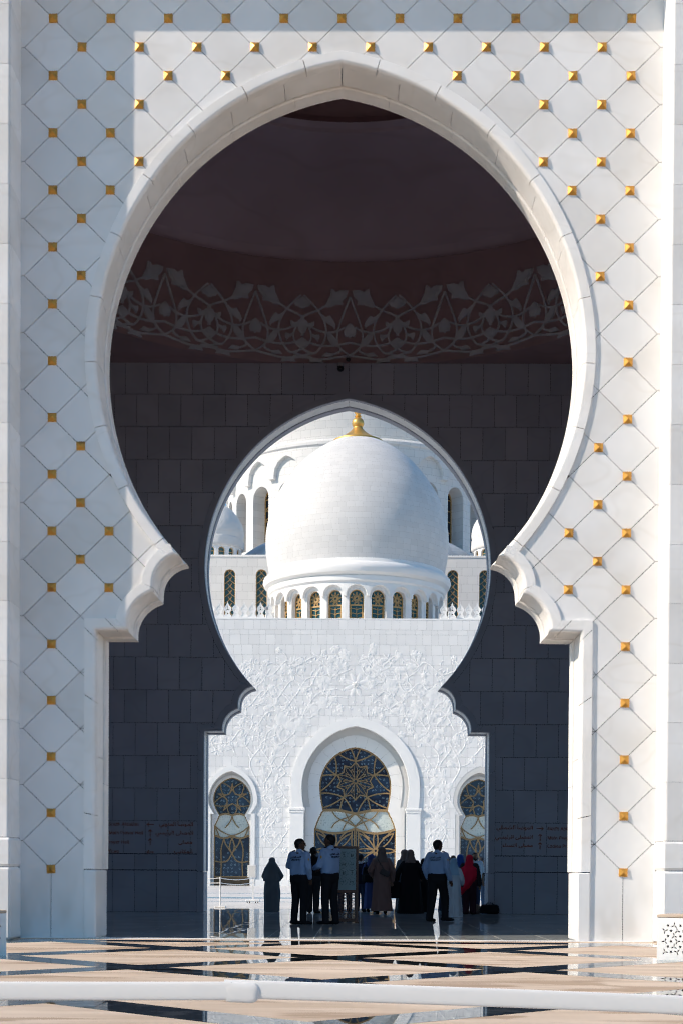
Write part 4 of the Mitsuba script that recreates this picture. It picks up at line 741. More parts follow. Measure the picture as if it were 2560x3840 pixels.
def person(pos, H, head_to, label, arms=None, feet=((-.1, 0), (.1, 0)), toes=None, look=0.0, tilt=0.0, skin='dark', wear=(), extra=None, group=None, bald=False, knee=None, lean=(0, 0)):
    """a figure that faces along (sin, cos) of head_to; coordinates: x to its right, y forward, z up, for a height of 1.75 m"""
    k = H / 1.75; key = key_for('person'); c, s = math.cos(head_to), math.sin(head_to)
    Rm = np.array([[c, s, 0], [-s, c, 0], [0, 0, 1]]); lx, ly = lean
    def sh(p): p = np.array(p, float); return p + np.array([lx, ly, 0]) * max(0, p[2] - .9) / .6
    def out(mesh, base, m_, smooth=50):
        mesh = mesh.copy(); mesh.vertices = (mesh.vertices * k) @ Rm.T + [pos[0], pos[1], 0]
        if base == key: scene[key] = mikit.ply(mesh, m_, smooth=True); return key
        return add(base, mesh, m_, smooth)
    arms = arms or {}
    A = []
    for side in (-1, 1):
        S = sh((side * .185, 0, 1.425)); e, w = arms.get(side, ((side * .25, -.03, 1.15), (side * .26, .04, .90))); A.append((S, np.array(e, float), np.array(w, float), side))
    Lg = []
    for i, side in enumerate((-1, 1)):
        f = feet[i]; ank = np.array([f[0], f[1], .085 + (f[2] if len(f) > 2 else 0)]); hip = np.array([side * .092, 0, .92]); kn = (hip + ank) / 2 + np.array([0, .03 if knee is None else knee[i], .02]); Lg.append((hip, kn, ank, side))
    hc = sh((0, .015, 1.635)); cy2, sy2 = math.cos(look), math.sin(look)
    def hd(p):
        p = np.array(p, float); p = np.array([p[0] * cy2 + p[1] * sy2, -p[0] * sy2 + p[1] * cy2, p[2]]); return hc + p + np.array([0, tilt * p[2], 0])
    body = [hull((hd((0, -.018, .02)), .09), (hd((0, .018, .03)), .086)), hull((hd((0, .02, .0)), .078), (hd((0, .045, -.075)), .05)), hull((hd((0, .06, -.09)), .022), (hd((0, .045, -.08)), .04)), hull((hd((0, .095, .015)), .010), (hd((0, .122, -.022)), .014)),
            hull((hd((-.02, .092, -.055)), .012), (hd((.02, .092, -.055)), .012)), hull((hd((-.035, .085, .028)), .014), (hd((.035, .085, .028)), .014)), hull((sh((0, -.01, 1.46)), .062), (hd((0, -.012, -.06)), .056))]
    for side in (-1, 1): body.append(hull((hd((side * .09, -.005, .012)), .012), (hd((side * .098, -.018, -.012)), .02), (hd((side * .09, -.006, -.04)), .009)))
    body += [hull((sh((-.1, 0, 1.33)), .09), (sh((.1, 0, 1.33)), .09), (sh((-.16, 0, 1.43)), .05), (sh((.16, 0, 1.43)), .05)), hull((sh((-.1, 0, 1.33)), .09), (sh((.1, 0, 1.33)), .09), (sh((-.07, 0, 1.05)), .09), (sh((.07, 0, 1.05)), .09)), hull((sh((-.07, 0, 1.05)), .09), (sh((.07, 0, 1.05)), .09), ((-.085, 0, .93), .1), ((.085, 0, .93), .1))]
    for S, e, w, side in A: body += chain([(S, .052), (e, .04), (w, .028)])
    for hip, kn, ank, side in Lg: body += chain([(hip, .085), (kn, .055), (ank, .04)])
    tb = soft(body, .04, 4)
    hands = [h for S, e, w, side in A for h in hand(w, w - e, side)]
    out(cat([tb, to_tri(MF.batch_boolean(hands, manifold3d.OpType.Add))]), key, SKIN[skin])
    labels[key] = {'label': label, 'category': 'person'}
    if group: labels[key]['group'] = group
    for q in wear:
        kind, m_ = q[0], (CL.get(q[1], q[1])); a = q[2] if len(q) > 2 else {}
        if kind == 'hair':
            out(soft([hull((hd((0, -.024, .032)), .094), (hd((0, .008, .046)), .086)), hull((hd((0, -.05, -.03)), .062), (hd((0, -.03, .03)), .09))], .03, 3), key + '__hair', m_)
        elif kind == 'cap': out(soft([hull((hd((0, -.018, .045)), .094), (hd((0, .014, .05)), .09)), hull((hd((0, -.04, -.0)), .075), (hd((0, -.02, .04)), .09))], .03, 3), key + '__cap', m_)
        elif kind == 'glasses': out(to_tri(MF.batch_boolean([hull((hd((-.05, .098, .022)), .016), (hd((-.018, .108, .02)), .016)), hull((hd((.018, .108, .02)), .016), (hd((.05, .098, .022)), .016)), hull((hd((-.09, .0, .024)), .006), (hd((-.055, .095, .024)), .007)), hull((hd((.09, .0, .024)), .006), (hd((.055, .095, .024)), .007))], manifold3d.OpType.Add)), key + '__sunglasses', m_)
        elif kind == 'shirt':
            L = a.get('long', True); g = a.get('g', .02); p = [hull((sh((-.1, 0, 1.32)), .105 + g), (sh((.1, 0, 1.32)), .105 + g), (sh((-.155, 0, 1.425)), .05 + g), (sh((.155, 0, 1.425)), .05 + g)), hull((sh((-.1, 0, 1.32)), .105 + g), (sh((.1, 0, 1.32)), .105 + g), (sh((-.085, 0, 1.06)), .105 + g), (sh((.085, 0, 1.06)), .105 + g)),
                 hull((sh((-.085, 0, 1.06)), .105 + g), (sh((.085, 0, 1.06)), .105 + g), ((-.09, 0, a.get('hem', 1.0)), .1 + g), ((.09, 0, a.get('hem', 1.0)), .1 + g)), hull((sh((-.05, -.005, 1.47)), .04), (sh((.05, -.005, 1.47)), .04), (sh((0, -.01, 1.5)), .068))]
            for S, e, w, side in A: p += chain([(S, .058 + g), (e, .046 + g), (w - (w - e) * .06, .034 + g)]) if L else [hull((S, .06 + g), (S + (e - S) * .8, .052 + g))]
            t_ = soft(p, .032, 7)
            cr = meshkit.fbm(t_.vertices * [7, 7, 4] + 31 * pos[0], 3, 2) - .5; t_.vertices += t_.vertex_normals * (.016 * cr)[:, None]
            out(t_, key + '__' + a.get('name', 'shirt'), m_, True)
            if a.get('marks'):
                lower = t_.vertices[(t_.vertices[:, 1] < 0) & (abs(t_.vertices[:, 0]) < .22)]
                from scipy.spatial import cKDTree
                tr = cKDTree(lower[:, [0, 2]])
                def stick(g2, nm, mm):
                    e2 = ext(g2, -.004, 0); i = tr.query(e2.vertices[:, [0, 2]], k=4)[1]; yb = lower[i, 1].min(1); v = e2.vertices.copy(); v[:, 1] = yb - .006 + v[:, 1]; e2.vertices = v; out(e2, key + '__' + nm, mm, False)
                e3 = meshkit.text_mesh('SECURITY', .034, .004, bold=True); v = e3.vertices.copy(); v[:, 0] -= v[:, 0].mean(); i = tr.query(np.stack([v[:, 0], v[:, 1] + 1.305], 1), k=4)[1]
                e3.vertices = np.stack([v[:, 0], lower[i, 1].min(1) - .005 - v[:, 2], v[:, 1] + 1.305], 1); out(e3, key + '__back_lettering', CL['navy'], False)
                gg = ar(6); stick(affinity.translate(affinity.scale(gg, .036 / 70, .036 / 70, origin=(0, 0)), .135, 1.362), 'back_lettering', CL['navy'])
                for side in (-1, 1):
                    S = sh((side * .16, 0, 1.425)); bb = rbx(-.05, .05, -.028, .028, -.008, .008, .004); bb.apply_transform(trimesh.transformations.rotation_matrix(side * .35, [0, 1, 0])); bb.apply_translation(S + [0, 0, .075]); out(bb, key + '__epaulette', CL['navy'], False)
                S, e, w, side = A[0 if a['marks'] < 0 else 1]; md = (S + (e - S) * .42); nr = np.array([side * .9, -.45, .1]); out(trimesh.creation.icosphere(2, .026).apply_scale([.5, 1, 1.2]).apply_translation(md + nr * .066), key + '__sleeve_badge', 'gold', False)
        elif kind == 'trousers':
            g = a.get('g', .022); p = [hull(((-.088, 0, 1.02), .095 + g), ((.088, 0, 1.02), .095 + g), ((-.095, 0, .90), .1 + g), ((.095, 0, .90), .1 + g))]
            for hip, kn, ank, side in Lg: p += chain([(hip - [0, 0, .04], .088 + g), (kn, .06 + g), (ank - [0, 0, .01], .048 + g)])
            out(soft(p, .035, 5), key + '__trousers', m_)
        elif kind == 'robe':
            w0, ph = a.get('w', 1.0), a.get('ph', 0.3); zz = a.get('hem', .004)
            fl = a.get('flare', 1.0); rr = [(zz, .30 * w0 * fl, .24 * w0 * fl, 0, 0, 1), (.25, .275 * w0 * (.3 + .7 * fl), .215 * w0 * (.3 + .7 * fl), 0, 0, 1), (.6, .245 * w0, .19 * w0, 0, 0, .8), (.93, .225 * w0, .175 * w0, 0, 0, .45), (1.1, .205 * w0, .155 * w0, *sh((0, 0, 1.1))[:2], .3), (1.28, .215 * w0, .155 * w0, *sh((0, 0, 1.28))[:2], .2), (1.4, .2 * w0, .115 * w0, *sh((0, 0, 1.4))[:2], .1), (1.47, .14 * w0, .085, *sh((0, 0, 1.47))[:2], 0), (1.52, .06, .06, *sh((0, 0, 1.52))[:2], 0)]
            sl = []
            for S, e, w, side in A: sl += chain([(S - [side * .02, 0, .03], .085), (e, .078), (w - (w - e) * .05, .07)])
            out(cat([loft(rr, 48, a.get('folds', 9), .05, ph), soft(sl, .04, 5)]), key + '__' + a.get('name', 'robe'), m_)
        elif kind == 'scarf':
            low, wd, bk = a.get('low', 1.28), a.get('w', .2), a.get('back', 0.0)
            hx, hy = hd((0, 0, 0))[:2]; tn = a.get('tent', 1.0)
            top = [hull((hd((0, -.02, .03)), .105), (hd((0, .012, .04)), .1)), hull((hd((0, -.02, .0)), .108), (hd((0, -.005, -.13)), .085))]
            x0, y0 = sh((0, 0, 1.45))[:2]; x1 = x0 + a.get('dx', 0)
            lf = loft([(low, wd, .165 + bk, x1, y0 - bk * .6, 1), (low + (1.40 - low) * .35, wd * .99, .16 + bk * .6, x0 + a.get('dx', 0) * .6, y0 - bk * .4, .8), (low + (1.40 - low) * .75, .21, .145, x0 + a.get('dx', 0) * .2, y0, .5), (1.42, .19 * tn, .135 * tn, x0, y0, .3), (1.5, .14 * tn * tn, .12 * tn, hx * .5 + x0 * .5, hy * .5 + y0 * .5 - .01, .2), (1.57, .112 * tn * tn, .108 * tn, hx, hy - .014, .1), (1.63, .1, .1, hx, hy - .014, 0)], 44, a.get('folds', 8), .06, a.get('ph', .8))
            out(cat([soft(top, .03, 4), lf]), key + '__' + a.get('name', 'headscarf'), m_)
        elif kind == 'shawl':
            g_ = q[3]; out(loft(g_, 44, 7, .05, .5), key + '__shawl', m_)
        elif kind == 'shoes':
            for hip, kn, ank, side in Lg:
                t0 = (toes or (0.12 * -1, .12))[0 if side < 0 else 1]; d = np.array([math.sin(t0), math.cos(t0), 0]); b0 = ank - [0, 0, .085]
                out(soft([hull((b0 - d * .06 + [0, 0, .045], .043), (b0 + d * .1 + [0, 0, .034], .04)), hull((b0 + d * .08 + [0, 0, .036], .042), (b0 + d * .19 + [0, 0, .026], .027)), hull((b0 + [0, 0, .05], .046), (b0 + [0, 0, .1], .047))], .03, 3), key + '__shoe', m_)
        elif kind == 'mesh': out(q[3], key + '__' + a['name'], m_)
    if extra: extra(out, key, A, hd, sh)
    return key
def strap_bag(out_key, mesh, m_, label, category, pos, k=1.0, h=0.0):
    c, s = math.cos(h), math.sin(h); mesh = mesh.copy(); mesh.vertices = (mesh.vertices * k) @ np.array([[c, s, 0], [-s, c, 0], [0, 0, 1]]).T + [pos[0], pos[1], 0]
    kk = add(out_key, mesh, m_, 40); lab(kk, label, category); return kk
BS = ('hair', 'hair_black')
G1 = dict(marks=1, hem=1.02)
person((-.88, 31.37), 1.78, .62, 'person in pale blue security shirt and sunglasses, hand in pocket, leftmost of the guards', {-1: ((-.36, .10, 1.20), (-.20, .33, 1.16)), 1: ((.28, -.06, 1.16), (.23, .06, .95))}, ((-.13, .0), (.12, -.02)), (.3, .55), .75, 0, 'dark', [BS, ('glasses', 'lens_black'), ('shirt', 'sky_blue', dict(marks=1, hem=1.03)), ('trousers', 'black'), ('shoes', 'black')])
person((-.24, 31.5), 1.87, -.85, 'tall person in a pale blue security shirt facing left beside the standing notice board', {-1: ((-.25, .06, 1.15), (-.14, .30, 1.10)), 1: ((.24, .10, 1.15), (.10, .30, 1.08))}, ((-.1, .02), (.1, -.06)), (-.1, .1), -.35, -.08, 'dark', [BS, ('shirt', 'sky_blue', dict(marks=-1, hem=1.02)), ('trousers', 'black'), ('shoes', 'black')])
person((2.12, 33.9), 1.83, .5, 'person in a pale blue security shirt striding right with one black shoe forward', {-1: ((-.27, -.08, 1.16), (-.24, .03, .93)), 1: ((.27, -.10, 1.16), (.30, .02, .90))}, ((-.11, -.15), (.10, .19, .01)), (.2, .75), .35, 0, 'dark', [BS, ('shirt', 'sky_blue', dict(marks=1, hem=1.03)), ('trousers', 'black', dict(g=.03)), ('shoes', 'black')], knee=(.05, .09))
person((-.86, 40.45), 1.77, .15, 'person all in black behind the left guard, right forearm raised', {1: ((.29, .02, 1.17), (.24, .26, 1.08))}, ((-.1, .03), (.09, -.05)), (-.1, .4), .3, 0, 'dark', [BS, ('shirt', 'black', dict(long=False, g=.03)), ('trousers', 'charcoal', dict(g=.03)), ('shoes', 'black')])
person((-.02, 41.2), 1.80, .0, 'person in dark clothes mostly hidden behind the standing notice board', {}, ((-.11, 0), (.12, 0)), None, 0, 0, 'dark', [BS, ('shirt', 'charcoal', dict(g=.03)), ('trousers', 'navy', dict(g=.03)), ('shoes', 'black')])
person((.40, 42.2), 1.60, .2, 'person in a dark pullover over a white collar, just right of the notice board', {}, ((-.1, 0), (.1, .03)), None, 0, 0, 'mid', [('cap', 'charcoal'), ('shirt', 'navy', dict(g=.045, name='pullover', hem=.93)), ('trousers', 'denim_dark', dict(g=.03)), ('shoes', 'black')],
       extra=lambda out, key, A, hd, sh: out(loft([(1.475, .10, .092, 0, -.005), (1.53, .08, .078, 0, -.005), (1.545, .074, .072, 0, -.005)], 28), key + '__collar', CL['white_shirt']))
person((.70, 42.0), 1.60, .35, 'person in a blue headscarf and long blue clothes wearing a dark backpack', {-1: ((-.27, .02, 1.16), (-.22, .16, .97))}, ((-.1, 0), (.1, .05)), None, .2, 0, 'mid', [('robe', 'indigo', dict(w=.8, hem=.10, name='dress')), ('scarf', 'indigo', dict(low=1.32, w=.19)), ('shoes', 'black')])
bp = soft([hull(((-.1, -.26, 1.32), .07), ((.1, -.26, 1.32), .07), ((-.12, -.27, .98), .08), ((.12, -.27, .98), .08)), hull(((-.06, -.34, 1.1), .05), ((.06, -.34, 1.1), .05), ((-.07, -.34, .98), .05), ((.07, -.34, .98), .05))], .03, 5)
bpk = strap_bag('backpack', bp, CL['black'], 'dark backpack on the back of the person in the blue headscarf', 'backpack', (.70, 42.0), 1.6 / 1.75, .35)
for s in (-1, 1): 
    stp = tube([(s * .11, -.2, 1.36), (s * .125, -.06, 1.475), (s * .12, .12, 1.42), (s * .13, .15, 1.2), (s * .14, -.05, 1.03), (s * .11, -.2, 1.0)], .018); stp.vertices = (stp.vertices * 1.6 / 1.75) @ np.array([[math.cos(.35), math.sin(.35), 0], [-math.sin(.35), math.cos(.35), 0], [0, 0, 1]]).T + [.70, 42.0, 0]; add(bpk + '__strap', stp, CL['black'], 50)
person((.96, 39.85), 1.77, -.05, 'person in a long dusty brown coat and headscarf, seen from behind', {-1: ((-.30, -.02, 1.15), (-.24, .18, 1.03)), 1: ((.29, -.02, 1.14), (.28, .08, .88))}, ((-.1, .0), (.1, .02)), None, .0, 0, 'mid', [('robe', 'brown', dict(w=.95, hem=.085, folds=6, name='coat')), ('scarf', 'taupe', dict(low=1.36, w=.18)), ('shoes', 'black')])
sb = cat([rbx(-.06, .20, -.27, -.19, 1.0, 1.15, .025), rbx(-.05, .19, -.285, -.265, 1.06, 1.155, .008)])
sb.apply_transform(trimesh.transformations.rotation_matrix(.42, [0, 1, 0], [.07, -.2, 1.08])); bag = strap_bag('shoulder_bag', sb, CL['leather'], 'grey leather shoulder bag slung over the back of the long brown coat', 'bag', (.96, 39.85), 1.77 / 1.75, -.05)
stp = tube([(.2, -.21, 1.02), (.02, -.215, 1.22), (-.1, -.14, 1.42), (-.12, .0, 1.5), (-.04, .14, 1.38), (.14, .17, 1.15), (.25, .04, 1.02), (.2, -.21, 1.02)], .012); stp.vertices = stp.vertices * 1.77 / 1.75 + [.96, 39.85, 0]; add(bag + '__strap', stp, CL['leather'], 50)
person((1.74, 40.55), 1.71, .05, 'person in a wide black abaya with a mauve brown headscarf, carrying a black bag', {-1: ((-.34, -.02, 1.13), (-.38, .06, .93)), 1: ((.33, 0, 1.15), (.3, .2, 1.0))}, ((-.1, 0), (.1, 0)), None, 0, 0, 'mid', [('robe', 'black', dict(w=1.2, folds=7, name='abaya')), ('scarf', 'taupe', dict(low=1.40, w=.165))])
hb = soft([hull(((-.50, -.06, .82), .07), ((-.34, -.06, .82), .07), ((-.52, -.06, .50), .08), ((-.33, -.06, .50), .08))], .03, 5)
hbk = strap_bag('hand_bag', hb, CL['black'], 'big black bag hanging at the side of the person in the wide black abaya', 'bag', (1.74, 40.55), .98, .05)
stp = tube([(-.48, -.06, .86), (-.44, -.02, 1.0), (-.36, .02, 1.0), (-.36, -.06, .86)], .014); stp.vertices = stp.vertices * .98 + [1.74, 40.55, 0]; add(hbk + '__handle', stp, CL['black'], 50)
person((1.64, 42.3), 1.74, -.5, 'person in a pinkish headscarf and grey cape half hidden behind the wide black abaya', {}, ((-.1, 0), (.1, 0)), None, -.3, 0, 'mid', [('robe', 'slate', dict(w=.95)), ('scarf', 'taupe', dict(low=1.33, w=.2))])
ph = person((2.18, 42.4), 1.50, .0, 'short person all in black holding a phone up in the right hand', {1: ((.27, .12, 1.28), (.23, .17, 1.63)), -1: ((-.25, .02, 1.15), (-.2, .2, 1.05))}, ((-.1, 0), (.1, 0)), None, 0, 0, 'mid', [('robe', 'black', dict(w=1.05, name='abaya')), ('scarf', 'black', dict(low=1.25, w=.21))])
kp = 1.5 / 1.75; pm = rbx(.19, .27, .16, .172, 1.70, 1.87, .006); pm.vertices = pm.vertices * kp + [2.18, 42.4, 0]; lab(add('phone', pm, 'phone_black'), 'black phone held up above the crowd in a raised hand', 'phone')
lensm = trimesh.creation.cylinder(.009, .004, sections=12); lensm.apply_transform(trimesh.transformations.rotation_matrix(math.pi / 2, [1, 0, 0])); lensm.vertices = (lensm.vertices + [.25, .158, 1.84]) * kp + [2.18, 42.4, 0]; add('phone__lens', lensm, 'lens_black')
person((2.93, 44.2), 1.60, 2.6, 'person in a grey headscarf and dark sunglasses turned back toward the gate', {}, ((-.1, 0), (.1, 0)), None, .3, 0, 'mid', [('robe', 'navy', dict(w=.95)), ('scarf', 'slate', dict(low=1.3, w=.2)), ('glasses', 'lens_black')])
person((3.16, 44.9), 1.64, .1, 'person with a shaven head in a white collared shirt, seen from behind over the crowd', {1: ((.24, .1, 1.2), (.1, .26, 1.3))}, ((-.1, 0), (.1, 0)), None, .1, 0, 'dark', [('shirt', 'white_shirt'), ('trousers', 'charcoal'), ('shoes', 'black')])
person((2.72, 37.6), 1.46, .3, 'person in a long white dress and pale blue headscarf beside the striding guard', {-1: ((-.27, -.05, 1.14), (-.25, .05, .9)), 1: ((.26, .0, 1.14), (.22, .2, 1.0))}, ((-.1, 0), (.1, 0)), None, .2, 0, 'dark', [('robe', 'white', dict(w=.92, folds=8, name='dress')), ('scarf', 'pale_blue', dict(low=1.25, w=.2, dx=.04))])
person((3.13, 41.3), 1.60, .15, 'person in a bright blue headscarf, dark top and blue jeans', {}, ((-.1, 0), (.1, 0)), None, .1, 0, 'mid', [('shirt', 'black', dict(g=.05, hem=.9, name='top')), ('trousers', 'denim_dark', dict(g=.03)), ('scarf', 'royal', dict(low=1.22, w=.22)), ('shoes', 'black')])
person((3.30, 40.2), 1.58, .25, 'person wrapped in a crimson red shawl that hangs down to one side with a fringe', {1: ((.27, .0, 1.14), (.29, .08, .88)), -1: ((-.24, .06, 1.15), (-.12, .24, 1.1))}, ((-.1, .0), (.1, .08)), (-.1, .3), .1, 0, 'mid', [('shirt', 'charcoal', dict(g=.04, hem=.9, name='top')), ('trousers', 'plum', dict(g=.045)), ('shoes', 'black'), ('scarf', 'magenta', dict(low=1.30, w=.2, folds=6)),
       ('shawl', 'magenta', {}, [(.58, .14, .12, -.34, -.10, 1), (.72, .21, .17, -.28, -.10, 1), (.86, .28, .23, -.18, -.08, 1), (1.02, .31, .25, -.10, -.05, .8), (1.2, .305, .24, -.05, -.02, .6), (1.36, .27, .20, 0, 0, .3), (1.46, .16, .13, 0, 0, 0), (1.52, .1, .1, 0, 0, 0)])],
       extra=lambda out, key, A, hd, sh: [out(tube([(x, -.10 + .03 * math.sin(40 * x), .62), (x - .01, -.10, .53)], .007, 5), key + '__fringe', CL['plum']) for x in np.linspace(-.46, -.21, 9)])
def print_mark(out, key, A, hd, sh):
    e = cat([ext(Polygon([(.02, 1.34), (.05, 1.34), (.03, 1.05), (.0, 1.05)]), 0, .01), ext(Polygon([(-.04, 1.25), (.08, 1.22), (.07, 1.18), (-.04, 1.21)]), 0, .01), ext(Polygon([(-.03, 1.13), (.07, 1.12), (.06, 1.08), (-.03, 1.09)]), 0, .01)])
    v = e.vertices.copy(); v[:, 1] = .158 - v[:, 1]; e.vertices = v; out(e, key + '__shirt_print', CL['royal'], False)
person((3.74, 44.1), 1.70, 2.75, 'bearded person in a white T-shirt with a blue print, facing the gate', {1: ((.27, .06, 1.15), (.27, .1, .9))}, ((-.1, 0), (.1, 0)), None, .1, 0, 'mid', [BS, ('shirt', 'white', dict(long=False, g=.035)), ('trousers', 'denim_dark'), ('shoes', 'black')],
       extra=lambda out, key, A, hd, sh: (print_mark(out, key, A, hd, sh), out(soft([hull((hd((-.045, .05, -.06)), .035), (hd((0, .07, -.095)), .035)), hull((hd((.045, .05, -.06)), .035), (hd((0, .07, -.095)), .035)), hull((hd((-.07, .015, -.03)), .025), (hd((-.045, .05, -.06)), .034)), hull((hd((.07, .015, -.03)), .025), (hd((.045, .05, -.06)), .034))], .02, 2), key + '__beard', 'hair_black')))
person((4.36, 49.6), 1.62, .1, 'person in a black T-shirt and light jeans with both arms raised, by the gate jamb', {-1: ((-.28, .14, 1.34), (-.06, .26, 1.50)), 1: ((.28, .14, 1.34), (.08, .26, 1.50))}, ((-.14, 0), (.14, 0)), None, 0, .15, 'mid', [('cap', 'charcoal'), ('shirt', 'black', dict(long=False, g=.04, hem=.93)), ('trousers', 'denim', dict(g=.045)), ('shoes', 'black')])
person((4.26, 46.4), 1.52, -.6, 'person at the rear arch edge, almost wholly hidden behind the right jamb', {}, ((-.1, 0), (.1, 0)), None, 0, 0, 'mid', [BS, ('shirt', 'charcoal'), ('trousers', 'denim'), ('shoes', 'black')])
person((-2.03, 41.5), 1.49, .12, 'person alone on the left in a long dark slate robe and hip length veil', {-1: ((-.28, .05, 1.15), (-.14, .22, 1.04)), 1: ((.30, .05, 1.16), (.16, .22, 1.02))}, ((-.1, 0), (.1, 0)), None, .25, 0, 'mid', [('robe', 'slate', dict(w=1.08, folds=8, flare=.74)), ('scarf', 'slate', dict(low=1.0, w=.275, folds=13, back=.03, tent=1.16, name='veil'))])

# ------------------------------------------------------------------ things that stand about
mat('wood', stone((.12, .06, .042), .15, 6.0), .5, .35); mat('board_face', (.19, .265, .28), .35, .4); mat('print_ink', (.06, .085, .09), .6, .2); mat('white_paint', (.78, .78, .77), .4, .4); mat('white_strap', (.70, .70, .69), .6, .2); mat('paper', (.66, .66, .64), .6, .2); mat('rubber', (.02, .02, .02), .7, .2)
NB, NX0, NX1, NY = 'notice_board', -.185, .345, 32.6
lab(NB, 'tall wooden notice board with round prohibition signs, standing beside the tall guard', 'notice board')
for x in (NX0, NX1 - .055): add(NB + '__post', rbx(x, x + .055, NY - .03, NY + .03, 0, 1.66, .006), 'wood')
for z in (1.605, .655, .02): add(NB + '__rail', rbx(NX0 + .055, NX1 - .055, NY - .026, NY + .026, z, z + .055, .005), 'wood')
add(NB + '__foot', rbx(NX0 - .02, NX0 + .075, NY - .2, NY + .2, 0, .03, .01), 'wood'); add(NB + '__foot', rbx(NX1 - .075, NX1 + .02, NY - .2, NY + .2, 0, .03, .01), 'wood')
add(NB + '__face', bx(NX0 + .055, NX1 - .055, NY - .012, NY + .012, .71, 1.605), 'board_face')
def pict(i, cx, cz):
    p = [Point(0, 0).buffer(.085, 24).difference(Point(0, 0).buffer(.0815, 24)), LineString([(-.056, .058), (.056, -.058)]).buffer(.002)]
    man = [LineString([(-.03, .048), (.03, .048)]).buffer(.006), Point(0, .03).buffer(.011), LineString([(0, .018), (0, -.018), (-.018, -.055)]).buffer(.005), LineString([(0, -.018), (.018, -.055)]).buffer(.005), LineString([(-.026, -.004), (0, .014), (.026, -.004)]).buffer(.004)]
    dog = [LineString([(-.035, -.012), (.025, -.012)]).buffer(.011), Point(.038, .008).buffer(.011), LineString([(-.03, -.015), (-.03, -.05)]).buffer(.004), LineString([(.02, -.015), (.02, -.05)]).buffer(.004), LineString([(-.04, -.01), (-.052, .014)]).buffer(.003)]
    food = [sbox(-.03, -.045, .004, .01), LineString([(.012, -.045), (.018, .02), (.034, .02), (.03, -.045)]).buffer(.003), LineString([(-.012, .01), (0, .045)]).buffer(.003)]
    smoke = [LineString([(-.045, -.01), (.03, -.01)]).buffer(.006), LineString([(.038, 0), (.03, .02), (.042, .04)]).buffer(.003), LineString([(-.01, -.05), (-.01, -.02)]).buffer(.004)]
    g = unary_union(p + (man, dog, food, smoke)[i]); add(NB + '__prohibition_sign', ext(affinity.translate(g, cx, cz), NY - .0155, NY - .012), 'print_ink')
for col, cx in enumerate((.028, .205)):
    for i in range(4): pict((i + 2 * col) % 4, cx - .0, 1.47 - .19 * i)
gx = sbox(NX0 + .055, .075, NX1 - .055, .655); gl = []
for i in range(3):
    for j in range(4):
        c = (NX0 + .125 + .14 * i, .15 + .14 * j); gl += [np.array(Point(c).buffer(.05, 8).exterior.coords)] + [l for q in range(4) for l in lens(c, 45 + 90 * q, .02, .1, .3, 5)]
add(NB + '__lattice', ext(unary_union([ribbon(gl, .011), gx.difference(gx.buffer(-.012))]).intersection(gx), NY - .008, NY + .008), 'wood')
BP = 'barrier_post'
for x, y, lb in ((-3.87, 46.0, 'white rope barrier post with a square foot, left of the veiled person'), (-5.6, 46.4, 'white rope barrier post hidden behind the left jamb')):
    k = key_for(BP); lab(k, lb, 'barrier post'); add(k + '__pole', lathe([(.02, .03), (.02, .91), (.03, .92), (.03, .94), (0, .95)], x, y, 20), 'white_paint', 30); add(k + '__base', rbx(x - .17, x + .17, y - .17, y + .17, 0, .045, .01), 'white_paint')
sag = lambda p, q, d: [np.array(p) * (1 - t) + np.array(q) * t - np.array([0, 0, d * 4 * t * (1 - t)]) for t in np.linspace(0, 1, 12)]
for i, (p, q, d, lb) in enumerate((((-5.6, 46.4, .90), (-3.87, 46, .91), .03, 'upper white rope left of the barrier post'), ((-5.6, 46.4, .78), (-3.87, 46, .76), .02, 'lower white rope left of the barrier post'), ((-3.87, 46, .91), (-3.42, 53.6, .90), .06, 'upper white rope running from the barrier post back to the sign stand'), ((-3.87, 46, .76), (-3.42, 53.6, .72), .05, 'lower white rope running from the barrier post back to the sign stand'))):
    lab(add('barrier_rope', tube(sag(p, q, d), .012), 'white_paint', 40), lb, 'rope')
SS_ = 'sign_stand'; lab(SS_, 'white sign stand on a wheeled foot with a small white board on top', 'sign stand')
add(SS_ + '__pole', bx(-3.44, -3.38, 53.7, 53.76, .1, .95), 'white_paint'); add(SS_ + '__board', rbx(-3.60, -3.30, 53.66, 53.7, .92, 1.36, .008), 'white_paint'); add(SS_ + '__poster', bx(-3.575, -3.325, 53.652, 53.66, .95, 1.33), 'paper'); add(SS_ + '__base', rbx(-3.66, -3.16, 53.55, 53.95, .06, .12, .01), 'white_paint')
for x in (-3.6, -3.52, -3.3, -3.22): add(SS_ + '__wheel', cat([trimesh.creation.cylinder(.03, .03, sections=16).apply_transform(trimesh.transformations.rotation_matrix(math.pi / 2, [0, 1, 0])).apply_translation((x, 53.6, .03)), bx(x - .008, x + .008, 53.59, 53.61, .03, .065)]), 'rubber')
